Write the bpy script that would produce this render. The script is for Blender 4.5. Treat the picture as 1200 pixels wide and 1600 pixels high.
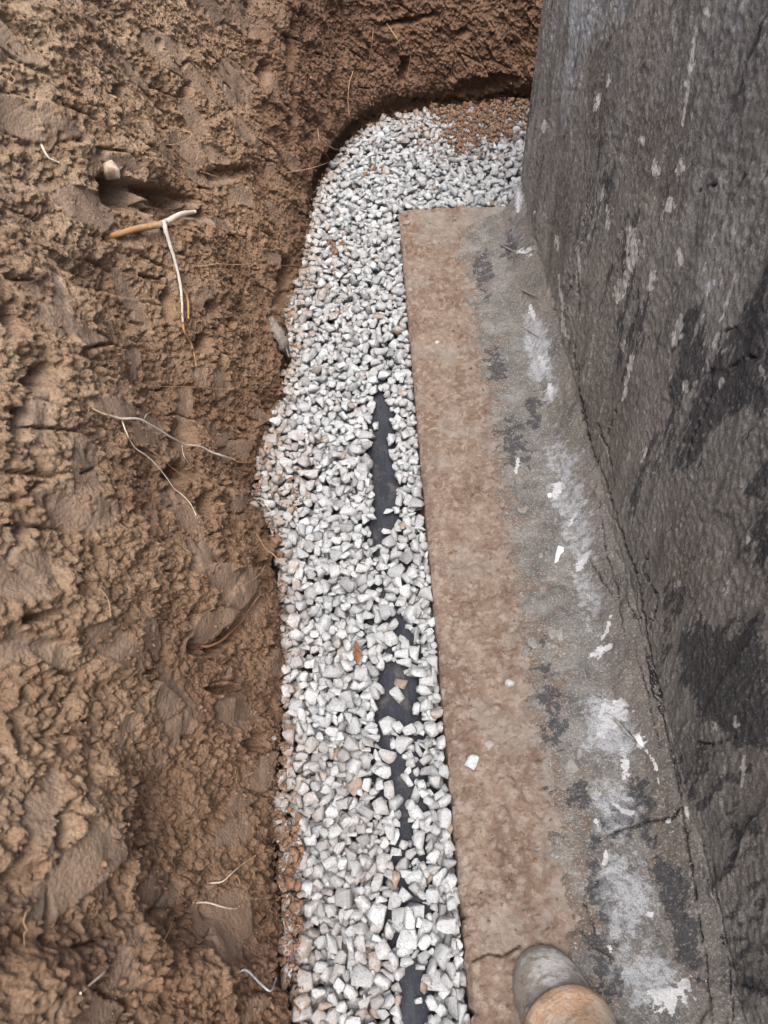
import bpy, bmesh, math, random
import numpy as np
from mathutils import Matrix, Vector

random.seed(7)
RNG = np.random.default_rng(11)
scene = bpy.context.scene
for o in list(bpy.data.objects):
    bpy.data.objects.remove(o)

# ------------------------------------------------------------------ camera
CAM = np.array([0.0, 0.0, 1.2])
# rows = world axes expressed in camera axes (x right, y up, z towards viewer)
RW = np.array([[0.9989646, 0.0451532, -0.0055609],
               [-0.03944897, 0.79884044, -0.60024805],
               [-0.02266085, 0.59984593, 0.79979457]])
FOC = 1200.0                       # focal length in pixels of the 1200 x 1600 photograph
cam_d = bpy.data.cameras.new('camera')
cam = bpy.data.objects.new('camera', cam_d)
scene.collection.objects.link(cam)
M4 = Matrix(RW.tolist()).to_4x4()
M4.translation = Vector(CAM)
cam.matrix_world = M4
cam_d.sensor_fit = 'VERTICAL'
cam_d.sensor_height = 32.0
cam_d.lens = FOC / 1600 * 32.0
cam_d.clip_start = 0.02
cam_d.clip_end = 400
cam_d.dof.use_dof = True
cam_d.dof.focus_distance = 1.35
cam_d.dof.aperture_fstop = 9.0
scene.camera = cam
scene.render.resolution_x = 768
scene.render.resolution_y = 1024

# ------------------------------------------------------------------ light
SUN_EL, SUN_AZ = math.radians(70), math.radians(182)
world = bpy.data.worlds.new('World')
scene.world = world
world.use_nodes = True
wn = world.node_tree
wn.nodes.clear()
sky = wn.nodes.new('ShaderNodeTexSky')
sky.sky_type = 'NISHITA'
sky.sun_disc = False
sky.sun_elevation = SUN_EL
sky.sun_rotation = SUN_AZ
sky.air_density = 1.0
sky.dust_density = 6.0
sky.ozone_density = 0.6
bg = wn.nodes.new('ShaderNodeBackground')
bg.inputs['Strength'].default_value = 0.15
wo = wn.nodes.new('ShaderNodeOutputWorld')
wn.links.new(sky.outputs[0], bg.inputs[0])
wn.links.new(bg.outputs[0], wo.inputs[0])
sun_d = bpy.data.lights.new('sun', 'SUN')
sun_d.energy = 1.7
sun_d.angle = math.radians(32)
sun_d.color = (1.0, 0.975, 0.94)
sun = bpy.data.objects.new('sun', sun_d)
scene.collection.objects.link(sun)
# direction towards the sun: from the open end of the trench, above and to the left
sdir = Vector((math.sin(SUN_AZ) * math.cos(SUN_EL), math.cos(SUN_AZ) * math.cos(SUN_EL), math.sin(SUN_EL)))
sun.rotation_euler = sdir.to_track_quat('Z', 'Y').to_euler()
sun.location = (0, 0, 6)
scene.view_settings.view_transform = 'Standard'
scene.view_settings.look = 'None'
scene.view_settings.exposure = 1.15
scene.view_settings.gamma = 1.0

# ------------------------------------------------------------------ helpers
def project(P):
    """world points -> pixel x, pixel y, depth"""
    q = (np.asarray(P) - CAM) @ RW
    d = np.maximum(-q[..., 2], 1e-4)
    ok = q[..., 2] < -0.02
    px = np.where(ok, 600 + FOC * q[..., 0] / d, -9999)
    py = np.where(ok, 800 - FOC * q[..., 1] / d, -9999)
    return px, py, np.where(ok, d, 99.0)

def on_plane(px, py, z=0.0):
    d = RW @ np.array([px - 600, 800 - py, -FOC])
    return CAM + d * (z - CAM[2]) / d[2]

def sstep(a, b, x):
    t = np.clip((x - a) / (b - a), 0, 1)
    return t * t * (3 - 2 * t)

def _h(ix, iy, seed):
    ix = ix.astype(np.int64).astype(np.uint64); iy = iy.astype(np.int64).astype(np.uint64)
    h = ix * np.uint64(374761393) + iy * np.uint64(668265263) + np.uint64(seed * 2147483 + 97)
    h = (h ^ (h >> np.uint64(13))) * np.uint64(1274126177)
    h = h ^ (h >> np.uint64(16))
    h = h * np.uint64(2246822519)
    h = h ^ (h >> np.uint64(15))
    return (h & np.uint64(0xFFFFFF)).astype(np.float64) / float(0xFFFFFF)

def perlin(x, y, seed=0):
    xi, yi = np.floor(x), np.floor(y)
    fx, fy = x - xi, y - yi
    u = fx * fx * fx * (fx * (fx * 6 - 15) + 10)
    v = fy * fy * fy * (fy * (fy * 6 - 15) + 10)
    def g(a, b):
        t = _h(xi + a, yi + b, seed) * 2 * np.pi
        return np.cos(t) * (fx - a) + np.sin(t) * (fy - b)
    return ((g(0, 0) * (1 - u) + g(1, 0) * u) * (1 - v) + (g(0, 1) * (1 - u) + g(1, 1) * u) * v) * 1.5

def fbm(x, y, seed=0, oct=4, rough=0.5):
    s = 0; a = 1.0; n = 0
    for i in range(oct):
        s = s + a * perlin(x * 2 ** i + 17.3 * i, y * 2 ** i - 9.1 * i, seed + i)
        n += a; a *= rough
    return s / n

def worley(x, y, seed=0):
    """F1, F2, cell random, offset to the cell point"""
    xi, yi = np.floor(x), np.floor(y)
    f1 = np.full(x.shape, 9.0); f2 = np.full(x.shape, 9.0)
    rid = np.zeros(x.shape); ox = np.zeros(x.shape); oy = np.zeros(x.shape)
    for a in (-1, 0, 1):
        for b in (-1, 0, 1):
            cx, cy = xi + a, yi + b
            px = cx + _h(cx, cy, seed); py = cy + _h(cx, cy, seed + 31)
            dx, dy = x - px, y - py
            d = np.hypot(dx, dy)
            near = d < f1
            f2 = np.where(near, f1, np.minimum(f2, d))
            f1 = np.where(near, d, f1)
            rid = np.where(near, _h(cx, cy, seed + 77), rid)
            ox = np.where(near, dx, ox); oy = np.where(near, dy, oy)
    return f1, f2, rid, ox, oy

def line_dist(px, py, pts, sub=False):
    """distance to a polyline and position along it"""
    best = np.full(px.shape, 1e9); along = np.zeros(px.shape)
    n = len(pts) - 1
    q = np.array([p[:2] for p in pts], float)
    w = (px > q[:, 0].min() - 60) & (px < q[:, 0].max() + 60) & (py > q[:, 1].min() - 60) & (py < q[:, 1].max() + 60)
    if not sub and w.size > 2000:
        if w.any():
            b, a = line_dist(px[w], py[w], pts, True)
            best[w] = b; along[w] = a
        return best, along
    for i in range(n):
        (ax, ay), (bx, by) = pts[i][:2], pts[i + 1][:2]
        vx, vy = bx - ax, by - ay
        t = np.clip(((px - ax) * vx + (py - ay) * vy) / (vx * vx + vy * vy + 1e-9), 0, 1)
        d = np.hypot(px - ax - t * vx, py - ay - t * vy)
        m = d < best
        best = np.where(m, d, best); along = np.where(m, (i + t) / n, along)
    return best, along

def in_poly(px, py, poly):
    c = np.zeros(px.shape, bool)
    j = len(poly) - 1
    for i in range(len(poly)):
        (xi, yi), (xj, yj) = poly[i], poly[j]
        if yi != yj:
            c ^= ((yi > py) != (yj > py)) & (px < (xj - xi) * (py - yi) / (yj - yi) + xi)
        j = i
    return c

def blob(px, py, cx, cy, rx, ry, rot=0.0):
    a = math.radians(rot)
    dx, dy = px - cx, py - cy
    u = dx * math.cos(a) + dy * math.sin(a); v = -dx * math.sin(a) + dy * math.cos(a)
    return np.sqrt((u / rx) ** 2 + (v / ry) ** 2)

def raw_mesh(name, V, F, smooth=True):
    """V (n,3); F (m,k) integer faces"""
    me = bpy.data.meshes.new(name)
    V = np.ascontiguousarray(V, dtype=np.float32); F = np.ascontiguousarray(F, dtype=np.int32)
    k = F.shape[1]
    me.vertices.add(len(V)); me.vertices.foreach_set('co', V.ravel())
    me.loops.add(F.size); me.loops.foreach_set('vertex_index', F.ravel())
    me.polygons.add(len(F))
    me.polygons.foreach_set('loop_start', np.arange(0, F.size, k, dtype=np.int32))
    me.polygons.foreach_set('loop_total', np.full(len(F), k, dtype=np.int32))
    me.update(calc_edges=True)
    if smooth:
        me.polygons.foreach_set('use_smooth', np.ones(len(F), bool))
    return me

def set_attr(me, name, arr):
    a = me.attributes.new(name, 'FLOAT', 'POINT')
    a.data.foreach_set('value', np.ascontiguousarray(arr, dtype=np.float32).ravel())

def grid_faces(nu, nv, flip=False):
    i = np.arange(nu * nv).reshape(nu, nv)
    f = np.stack([i[:-1, :-1], i[1:, :-1], i[1:, 1:], i[:-1, 1:]], -1).reshape(-1, 4)
    return f[:, ::-1] if flip else f

def link(name, me, mat, parent=None):
    o = bpy.data.objects.new(name, me)
    scene.collection.objects.link(o)
    if mat is not None and not me.materials:
        me.materials.append(mat)
    if parent is not None:
        o.parent = parent
    return o

def tag(o, label=None, cat=None, group=None, kind=None):
    if label: o['label'] = label
    if cat: o['category'] = cat
    if group: o['group'] = group
    if kind: o['kind'] = kind
    return o

# ------------------------------------------------------------------ node helpers
class NT:
    def __init__(s, name):
        s.m = bpy.data.materials.new(name); s.m.use_nodes = True
        s.t = s.m.node_tree; s.t.nodes.clear()
        s.out = s.t.nodes.new('ShaderNodeOutputMaterial')
        s.b = s.t.nodes.new('ShaderNodeBsdfPrincipled')
        s.t.links.new(s.b.outputs[0], s.out.inputs[0])
        s.co = s.t.nodes.new('ShaderNodeTexCoord').outputs['Object']
    def put(s, v, sock):
        if isinstance(v, (int, float)): sock.default_value = v
        elif isinstance(v, tuple): sock.default_value = v if len(v) == len(sock.default_value) else (*v, 1)
        else: s.t.links.new(v, sock)
    def attr(s, n):
        a = s.t.nodes.new('ShaderNodeAttribute'); a.attribute_name = n; return a.outputs['Fac']
    def map(s, sc=(1, 1, 1), rot=(0, 0, 0)):
        a = s.t.nodes.new('ShaderNodeMapping'); s.put(s.co, a.inputs[0])
        a.inputs['Scale'].default_value = sc; a.inputs['Rotation'].default_value = rot
        return a.outputs[0]
    def noise(s, scale, det=3, rough=.55, vec=None, dist=0):
        a = s.t.nodes.new('ShaderNodeTexNoise'); s.put(vec or s.co, a.inputs['Vector'])
        a.inputs['Scale'].default_value = scale; a.inputs['Detail'].default_value = det
        a.inputs['Roughness'].default_value = rough; a.inputs['Distortion'].default_value = dist
        return a.outputs[0]
    def vor(s, scale, vec=None, feat='F1', out='Distance'):
        a = s.t.nodes.new('ShaderNodeTexVoronoi'); s.put(vec or s.co, a.inputs['Vector'])
        a.feature = feat; a.inputs['Scale'].default_value = scale; return a.outputs[out]
    def ramp(s, v, a, b, c=0., d=1.):
        n = s.t.nodes.new('ShaderNodeMapRange'); s.put(v, n.inputs[0])
        for i, x in enumerate((a, b, c, d)): n.inputs[i + 1].default_value = x
        n.interpolation_type = 'SMOOTHSTEP' ; return n.outputs[0]
    def math(s, op, a, b=0.):
        n = s.t.nodes.new('ShaderNodeMath'); n.operation = op
        s.put(a, n.inputs[0]); s.put(b, n.inputs[1]); return n.outputs[0]
    def mix(s, f, a, b, mode='MIX'):
        n = s.t.nodes.new('ShaderNodeMix'); n.data_type = 'RGBA'; n.blend_type = mode
        s.put(f, n.inputs[0]); s.put(a, n.inputs[6]); s.put(b, n.inputs[7]); return n.outputs[2]
    def bump(s, h, st, dist, prev=None):
        n = s.t.nodes.new('ShaderNodeBump'); n.inputs['Strength'].default_value = st
        n.inputs['Distance'].default_value = dist; s.put(h, n.inputs['Height'])
        if prev: s.put(prev, n.inputs['Normal'])
        return n.outputs[0]
    def done(s, col, rough=.9, normal=None, spec=.3):
        s.put(col, s.b.inputs['Base Color']); s.put(rough, s.b.inputs['Roughness'])
        s.b.inputs['Specular IOR Level'].default_value = spec
        if normal: s.put(normal, s.b.inputs['Normal'])
        return s.m

def soil_material():
    n = NT('soil')
    sm, red, gap_shade = n.attr('smooth'), n.attr('red'), n.attr('crumb')
    big = n.noise(7, 4, .6)
    c = n.mix(n.ramp(big, .35, .65), (.265, .168, .108), (.405, .282, .188))
    c = n.mix(n.ramp(n.noise(38, 4, .65), .35, .7), c, (.305, .194, .122))
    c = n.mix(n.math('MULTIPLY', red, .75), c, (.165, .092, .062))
    c = n.mix(n.math('MULTIPLY', n.attr('dry'), n.ramp(n.noise(16, 4, .6), .3, .65)), c, (.46, .345, .24))
    gr = n.mix(n.ramp(n.noise(30, 5, .7), .3, .7), (.195, .148, .115), (.265, .208, .163))
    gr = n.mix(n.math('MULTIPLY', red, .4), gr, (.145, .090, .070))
    c = n.mix(n.math('MULTIPLY', sm, .65), c, gr)
    # mineral grains and organic flecks of the soil itself
    g = n.vor(520)
    c = n.mix(n.ramp(g, .10, .22, .22, 0), c, (.42, .32, .23))
    g2 = n.noise(260, 2, .5)
    c = n.mix(n.ramp(g2, .58, .72, 0, .5), c, (.10, .060, .038))
    c = n.mix(n.math('MULTIPLY', gap_shade, .35), c, (.12, .070, .045))  # shade painted into the gaps between clods
    inv = n.math('SUBTRACT', 1.0, n.math('MULTIPLY', sm, .6))
    b0 = n.bump(n.math('MULTIPLY', n.vor(210, n.map((1, 1, 1), (.4, .2, .7))), inv), 1.0, -.0035)
    b1 = n.bump(n.math('MULTIPLY', n.noise(330, 4, .75), inv), .9, .0050, b0)
    b2 = n.bump(n.noise(700, 3, .7), .6, .0014, b1)
    return n.done(c, n.ramp(sm, 0, 1, .97, .86), b2, .25)

def wall_material(fillet=False):
    n = NT('fillet_mortar' if fillet else 'wall_coating')
    sv = n.map((1, 1, .28))                      # stretched along the trowel strokes
    st = n.noise(16, 5, .6, sv, .6)
    fine = n.noise(95, 4, .7, n.map((1, 1, .35)))
    grain = n.noise(420, 2, .6)
    c = n.mix(n.ramp(st, .36, .64), *(((.125, .120, .115), (.235, .222, .206)) if fillet else ((.175, .171, .167), (.370, .357, .340))))  # fillet tones darkened to offset the brighter light on its upward slope
    c = n.mix(n.ramp(n.noise(9, 3, .5, sv), .45, .62, 0, .5), c, (.255, .230, .205))
    c = n.mix(n.ramp(n.noise(5.5, 4, .6, n.map((1, 1, .5))), .48, .60, 0, .6), c, (.27, .25, .225) if fillet else (.37, .345, .31))
    c = n.mix(n.ramp(fine, .35, .7, 0, .45), c, (.20, .19, .175) if fillet else (.27, .255, .235))
    c = n.mix(n.ramp(fine, .45, .28, 0, .32), c, (.06, .058, .058))
    if fillet:
        lg = n.mix(n.ramp(n.noise(22, 5, .65), .32, .66), (.125, .123, .122), (.275, .27, .26))
        c = n.mix(n.math('MULTIPLY', n.attr('grey'), .9), c, lg)
        c = n.mix(n.ramp(n.noise(45, 4, .65), .55, .7, 0, .55), c, (.22, .165, .125))
        so = n.ramp(n.math('ADD', n.attr('soil'), n.math('MULTIPLY', n.math('SUBTRACT', n.noise(60, 5, .7), .5), 2.0)), .35, .75)
        c = n.mix(n.math('MULTIPLY', so, .75), c, (.190, .142, .112))
    # masks carried by the surface, broken up by the coating's own texture
    def torn(name, lo=.42, hi=.58, sc=140, amt=.5, vec=None):
        m = n.math('ADD', n.attr(name), n.math('MULTIPLY', n.math('SUBTRACT', n.noise(sc, 4, .7, vec), .5), amt))
        return n.ramp(m, lo, hi)
    sv2 = n.map((1, 1, .25))
    c = n.mix(n.math('MULTIPLY', torn('brown', .3, .7, 40, 2.0, sv2), .5), c, (.130, .108, .094))
    c = n.mix(n.math('MULTIPLY', torn('dark', .42, .56, 50, 1.9, sv2), .78), c, (.060, .061, .068))
    c = n.mix(n.math('MULTIPLY', torn('pale', .34, .50, 150, 1.5, sv2), .9), c, (.70, .68, .64))
    c = n.mix(n.math('MULTIPLY', torn('white', .32, .50, 110, 2.0), .92), c, (.68, .70, .73))
    c = n.mix(n.math('MULTIPLY', torn('bloom', .32, .80, 70, 2.2, sv2), .85), c, (.47, .50, .545))
    c = n.mix(n.attr('crack'), c, (.022, .019, .018))
    sp = n.vor(430)
    c = n.mix(n.ramp(sp, .10, .2, .5, 0), c, (.42, .40, .37))
    c = n.mix(n.ramp(grain, .53, .66, 0, .6), c, (.055, .054, .053))
    c = n.mix(n.ramp(n.noise(300, 2, .6, n.map((1.0, 1.0, .55))), .54, .66, 0, .6), c, (.46, .44, .41))
    c = n.mix(n.math('MULTIPLY', torn('dark', .42, .56, 50, 1.9, sv2), .45), c, (.060, .061, .070))
    c = n.mix(n.math('MULTIPLY', torn('pale', .34, .50, 150, 1.5, sv2), .55), c, (.70, .68, .64))
    c = n.mix(n.math('MULTIPLY', torn('white', .32, .50, 110, 2.0), .6), c, (.68, .70, .73))
    b0 = n.bump(fine, .4, .003)
    b1 = n.bump(n.noise(260, 4, .8), 1.0, .0055, b0)
    b2 = n.bump(n.vor(300), .5, .0015, b1)
    return n.done(c, .85, b2, .3)

def footing_material():
    n = NT('footing_concrete')
    d, g = n.attr('dirt'), n.attr('crumb')
    base = n.mix(n.ramp(n.noise(24, 5, .65), .3, .68), (.16, .15, .14), (.29, .265, .235))
    br = n.mix(n.ramp(n.noise(14, 5, .65), .35, .65), (.150, .106, .083), (.235, .180, .146))
    br = n.mix(n.ramp(n.noise(55, 4, .7), .46, .62, 0, .8), br, (.285, .245, .21))
    br = n.mix(n.ramp(n.noise(90, 5, .75), .50, .36, 0, .5), br, (.095, .062, .046))
    c = n.mix(d, base, br)
    c = n.mix(n.math('MULTIPLY', g, .5), c, (.15, .095, .068))  # gaps between dirt lumps darkened in colour, painted recess shade
    c = n.mix(n.ramp(n.vor(380), .10, .22, .35, 0), c, (.42, .36, .30))
    c = n.mix(n.attr('crack'), c, (.05, .03, .022))
    b1 = n.bump(n.noise(200, 5, .75), .9, .0045)
    b2 = n.bump(n.noise(900, 2, .6), .35, .0008, b1)
    return n.done(c, .92, b2, .25)

def stone_material():
    n = NT('crushed_stone')
    t, d = n.attr('tone'), n.attr('dirt')
    c = n.mix(t, (.19, .20, .218), (.475, .51, .54))
    c = n.mix(n.ramp(n.noise(95, 4, .7), .42, .62, 0, .6), c, (.34, .34, .33))
    c = n.mix(n.ramp(n.noise(300, 3, .7), .56, .66, 0, .75), c, (.14, .14, .14))
    dm = n.math('MULTIPLY', d, n.ramp(n.noise(70, 4, .7), .25, .6))
    c = n.mix(dm, c, (.25, .175, .13))
    b1 = n.bump(n.noise(220, 4, .7), .8, .004)
    return n.done(c, .8, b1, .3)

def crumb_material():
    n = NT('soil_crumb')
    c = n.mix(n.ramp(n.noise(90, 4, .6), .3, .7), (.150, .090, .060), (.250, .160, .108))
    return n.done(c, .97, n.bump(n.noise(300, 4, .7), .9, .003), .2)

def simple_material(name, c0, c1, scale=60, rough=.7, vec=(1, 1, 1), bump=.001, c2=None):
    n = NT(name)
    v = n.noise(scale, 4, .65, n.map(vec))
    c = n.mix(n.ramp(v, .3, .7), c0, c1)
    if c2: c = n.mix(n.ramp(n.noise(scale * .45, 4, .7), .5, .62), c, c2)
    return n.done(c, rough, n.bump(v, .5, bump), .35)

def root_material(name, pale, brown):
    n = NT(name)
    k = n.attr('bark')
    k = n.ramp(n.math('ADD', k, n.math('MULTIPLY', n.math('SUBTRACT', n.noise(120, 3, .6), .5), .9)), .3, .7)
    c = n.mix(k, pale, brown)
    c = n.mix(n.ramp(n.noise(300, 3, .6), .55, .75, 0, .6), c, (.16, .09, .05))
    return n.done(c, .7, n.bump(n.noise(500, 3, .6), .5, .0008), .3)

MAT_SOIL = soil_material(); MAT_STONE = stone_material(); MAT_CRUMB = crumb_material()
MAT_WALL = wall_material(False); MAT_FILLET = wall_material(True); MAT_FOOT = footing_material()

# ------------------------------------------------------------------ layout (metres; z = 0 is the top of the footing)
FX, FY = 0.090, 1.945             # footing edge and far end
WX, WY = 0.418, 1.965             # wall face and wall end
BASE = [(-0.17, -1.3), (-0.16, -0.5), (-0.145, 0.0), (-0.143, 0.073), (-0.162, .147), (-0.17, .228), (-0.18, .316),
        (-0.174, .40), (-0.177, .50), (-0.178, .60), (-0.188, .70), (-0.200, .80), (-0.218, .88), (-0.252, .955),
        (-0.240, 1.08), (-0.208, 1.22), (-0.196, 1.35), (-0.208, 1.50), (-0.182, 1.66), (-0.160, 1.85), (-0.146, 2.02),
        (-0.112, 2.16), (-0.060, 2.30), (0.01, 2.40), (0.12, 2.47), (0.30, 2.50), (0.55, 2.51), (1.0, 2.53), (2.2, 2.55)]

def catmull(P, n):
    P = np.asarray(P, float)
    Q = np.vstack([2 * P[0] - P[1], P, 2 * P[-1] - P[-2]])
    out = []
    for i in range(1, len(Q) - 2):
        t = np.linspace(0, 1, n, endpoint=False)[:, None]
        a, b, c, d = Q[i - 1], Q[i], Q[i + 1], Q[i + 2]
        out.append(.5 * (2 * b + (c - a) * t + (2 * a - 5 * b + 4 * c - d) * t ** 2 + (-a + 3 * b - 3 * c + d) * t ** 3))
    out.append(P[-1:])
    return np.vstack(out)

def resample(P, ds):
    seg = np.linalg.norm(np.diff(P, axis=0), axis=1); L = np.concatenate([[0], np.cumsum(seg)])
    # ds: function of arclength -> spacing
    s = [0.0]
    while s[-1] < L[-1]:
        p = np.array([np.interp(s[-1], L, P[:, k]) for k in range(P.shape[1])])
        s.append(s[-1] + ds(p))
    s = np.array(s[:-1])
    return np.stack([np.interp(s, L, P[:, k]) for k in range(P.shape[1])], 1), s

PATH = catmull(BASE, 12)
PATHR, S = resample(PATH, lambda p: .03 if p[1] < -.25 else (.0022 if p[0] < .55 else .012))

# ------------------------------------------------------------------ the soil bank, one sheet with the ground above it
def build_soil():
    # a very smooth normal field, so that the batter does not fold where the foot of the bank wiggles
    k = np.gradient(PATHR, S, axis=0)
    Su = np.arange(0, S[-1], .004)
    T = np.stack([np.interp(Su, S, k[:, j]) for j in (0, 1)], 1)
    w = np.hanning(141); w /= w.sum()
    pad = np.pad(T, ((70, 70), (0, 0)), 'edge')
    T = np.stack([np.convolve(pad[:, j], w, 'valid') for j in (0, 1)], 1)
    T = np.stack([np.interp(S, Su, T[:, j]) for j in (0, 1)], 1)
    T /= np.linalg.norm(T, axis=1, keepdims=True)
    out = np.stack([-T[:, 1], T[:, 0]], 1)               # away from the trench
    hh = [-.12, -.06]
    z = -.03
    while z < 1.55:
        hh.append(z)
        z += .0022 if z < .9 else (.0035 if z < 1.15 else .012)
    H = np.array(hh)
    s, h = np.meshgrid(S, H, indexing='ij')
    x0, y0 = np.meshgrid(PATHR[:, 0], H, indexing='ij')[0], np.meshgrid(PATHR[:, 1], H, indexing='ij')[0]
    nx, ny = np.meshgrid(out[:, 0], H, indexing='ij')[0], np.meshgrid(out[:, 1], H, indexing='ij')[0]
    far = sstep(1.75, 2.3, y0)                           # 1 on the bank that closes the trench
    hp = np.maximum(h, 0)
    off = (.33 * (1 - far) + .13 * far) * hp
    # wiggles of the foot fade with height
    wig = -(sstep(.0, .35, hp)) * .0
    # undercut at the far end and a little along the left
    uc = far * .06 + (1 - far) * .014
    off += uc * (1 - sstep(.0, .055 + .04 * far, hp)) - uc * .35
    rough_id = fbm(s / .5, h / .5, 3, 3)
    # low hollows and shoulders
    d = .032 * fbm(s / .42, h / .36, 5, 3) + .018 * fbm(s / .13 + h * 2, h / .16, 9, 3)
    d *= sstep(-.02, .22, hp) * .8 + .2
    P = np.stack([x0 + nx * (off - d), y0 + ny * (off - d), h], -1)
    px, py, dep = project(P)
    # spade cuts: long facets running down to the right as seen from the trench
    wu = fbm(s / .2, h / .2, 21, 2) * .25
    a = math.radians(52)
    u = (s * math.cos(a) - h * math.sin(a)); v = (s * math.sin(a) + h * math.cos(a))
    f1, f2, rid, ox, oy = worley(u / .120 + wu, v / .042 + wu, 40)
    edge = sstep(0, .16, f2 - f1)
    cut = (rid - .5) * .015 + ox * .008 * (rid - .3) + oy * (.011 * (_h(np.floor(rid * 999), np.floor(rid * 77), 5) - .35))
    cw = .35 + .65 * sstep(-.25, .15, fbm(s / .28, h / .24, 61, 2))
    cut = cut * cw * (.35 + .65 * edge)
    fis = sstep(.10, .015, f2 - f1) * sstep(.0, .25, fbm(s / .11 + 7, h / .09, 63, 3)) * .013
    cut = cut - fis
    # smooth spade-polished faces
    smooth = sstep(.74, .90, rid + .35 * fbm(s / .09, h / .09, 71, 3)) * edge
    for (cx, cy, rx, ry, ro) in [(130, 730, 24, 62, -6), (35, 900, 60, 42, 0), (60, 650, 18, 60, 8), (205, 470, 16, 60, -28),
                                 (90, 470, 12, 50, -10), (285, 640, 14, 40, 8), (330, 885, 70, 22, 48), (375, 930, 44, 30, 60),
                                 (265, 1110, 34, 60, -10), (365, 1110, 40, 26, 10), (150, 1340, 34, 62, -8), (60, 1260, 30, 60, 20),
                                 (245, 1395, 36, 30, 0), (180, 1010, 50, 26, 40), (395, 30, 60, 24, 20), (365, 130, 26, 44, -20),
                                 (350, 690, 28, 18, 40), (280, 800, 16, 44, -38), (345, 1450, 50, 60, 0), (20, 1010, 26, 26, 0),
                                 (80, 1020, 40, 20, 40), (300, 185, 14, 40, -30), (330, 240, 26, 12, 30)]:
        smooth = np.maximum(smooth, sstep(1.15, .8, blob(px, py, cx, cy, rx, ry, ro) + .35 * fbm(s / .03, h / .03, 93, 3)))
    smooth *= 1 - .9 * far
    smooth *= sstep(.0, .05, hp)
    rough = 1 - smooth
    # clods of three sizes
    c1 = worley(s / .030 + .4 * fbm(s / .03, h / .03, 12, 2), h / .028, 101)
    c2 = worley(s / .0110 + .4 * fbm(s / .012, h / .012, 13, 2), h / .0105, 111)
    c3 = worley(s / .0068, h / .0066, 121)
    lump = lambda c: 1 - np.minimum(c[0] * 1.25, 1) ** 2
    big = sstep(-.12, .28, fbm(s / .15, h / .15, 131, 3))
    cl = big * .0025 * lump(c1) * (.4 + .9 * c1[2]) + (.4 + .6 * big) * .0032 * lump(c2) * (.1 + 1.3 * c2[2] ** 1.5) + .0046 * lump(c3) * (c3[2] * 1.6 - .3)
    crk = .0075 * big * sstep(.12, .0, c1[1] - c1[0]) * c1[2]
    micro = .0080 * fbm(s / .020, h / .026, 141, 4, .72) + .0034 * fbm(s / .0085, h / .0075, 151, 2, .8)
    # little holes where stones and roots came out
    p1 = worley(s / .060, h / .060, 161)
    pr = .09 + .10 * _h(np.floor(p1[2] * 997), np.floor(p1[2] * 31), 8)
    pit = np.where(p1[2] < .38, sstep(1, .2, p1[0] / pr * (1 + .4 * fbm(s / .008, h / .008, 171, 2))), 0) * .020
    p2 = worley(s / .021, h / .021, 163)
    pit = pit + np.where(p2[2] < .42, sstep(1, .1, p2[0] / (.16 + .14 * p2[2])), 0) * .0075 * sstep(-.2, .2, fbm(s / .1, h / .1, 165, 2))
    # torn, overhanging ridges
    rid1 = 1 - np.abs(fbm((s * .8 + h * .55) / .07, (h - s * .3) / .12, 181, 3)) * 3.2
    ridge = np.clip(rid1, 0, 1) ** 2 * .007
    d2 = cut + rough * (cl - crk + micro + ridge) - pit * (.4 + .6 * rough) + smooth * (.0013 * fbm(s / .010, h / .016, 191, 3, .75) + .0025 * fbm(s / .05, h / .05, 15, 2))
    # traced hollows
    hol = np.zeros_like(s)
    for (cx, cy, rx, ry, ro, dp) in [(190, 300, 42, 30, 20, .060), (262, 308, 60, 20, 22, .045), (410, 115, 12, 20, 10, .045), (270, 330, 60, 22, 10, .035),
                                     (285, 140, 12, 14, 0, .03), (182, 140, 13, 14, 0, .025), (247, 68, 7, 10, 0, .02), (218, 240, 8, 8, 0, .02),
                                     (155, 236, 9, 9, 0, .03), (312, 535, 14, 15, 20, .040), (262, 470, 10, 30, 0, .022), (325, 480, 12, 12, 0, .018),
                                     (28, 660, 16, 40, 25, .035), (60, 590, 34, 22, -30, .022), (278, 680, 22, 26, 0, .024), (275, 740, 22, 20, 20, .020),
                                     (320, 790, 16, 20, 20, .030), (305, 880, 10, 14, 0, .02), (60, 962, 34, 9, -15, .022), (305, 1010, 16, 14, 0, .040),
                                     (350, 1000, 40, 10, -38, .028), (350, 1080, 34, 10, 5, .020), (95, 1290, 12, 40, 20, .030), (70, 1490, 9, 110, 0, .030),
                                     (85, 1335, 10, 14, 0, .03), (398, 1160, 22, 16, -30, .028), (20, 1350, 12, 60, 25, .025), (300, 965, 7, 30, 15, .015),
                                     (452, 70, 8, 60, 4, .02), (458, 160, 6, 40, 0, .02), (630, 110, 9, 22, 8, .035), (722, 50, 12, 8, 0, .02), (760, 130, 60, 14, -8, .025),
                                     (640, 30, 50, 6, -12, .02), (355, 270, 40, 14, -10, .02), (10, 500, 14, 30, 0, .03),
                                     (444, 440, 15, 45, 10, .040), (446, 578, 10, 26, -8, .050), (428, 640, 16, 50, -32, .018), (405, 880, 18, 10, 20, .02)]:
        b = blob(px, py, cx, cy, rx, ry, ro) + .45 * fbm(s / .025, h / .025, 201, 3)
        hol = np.maximum(hol, sstep(1.15, .45, b) * dp * 1.3)
    d2 = d2 - hol
    # bulges: the lip above the long hollow, and a clod shelf at the foot
    for (cx, cy, rx, ry, ro, dp) in [(60, 1560, 60, 90, 0, .012), (200, 240, 60, 20, 25, .012), (430, 850, 22, 22, 0, .03), (300, 1500, 110, 60, 10, .012)]:
        b = blob(px, py, cx, cy, rx, ry, ro)
        d2 = d2 + sstep(1.3, .2, b) * dp
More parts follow.
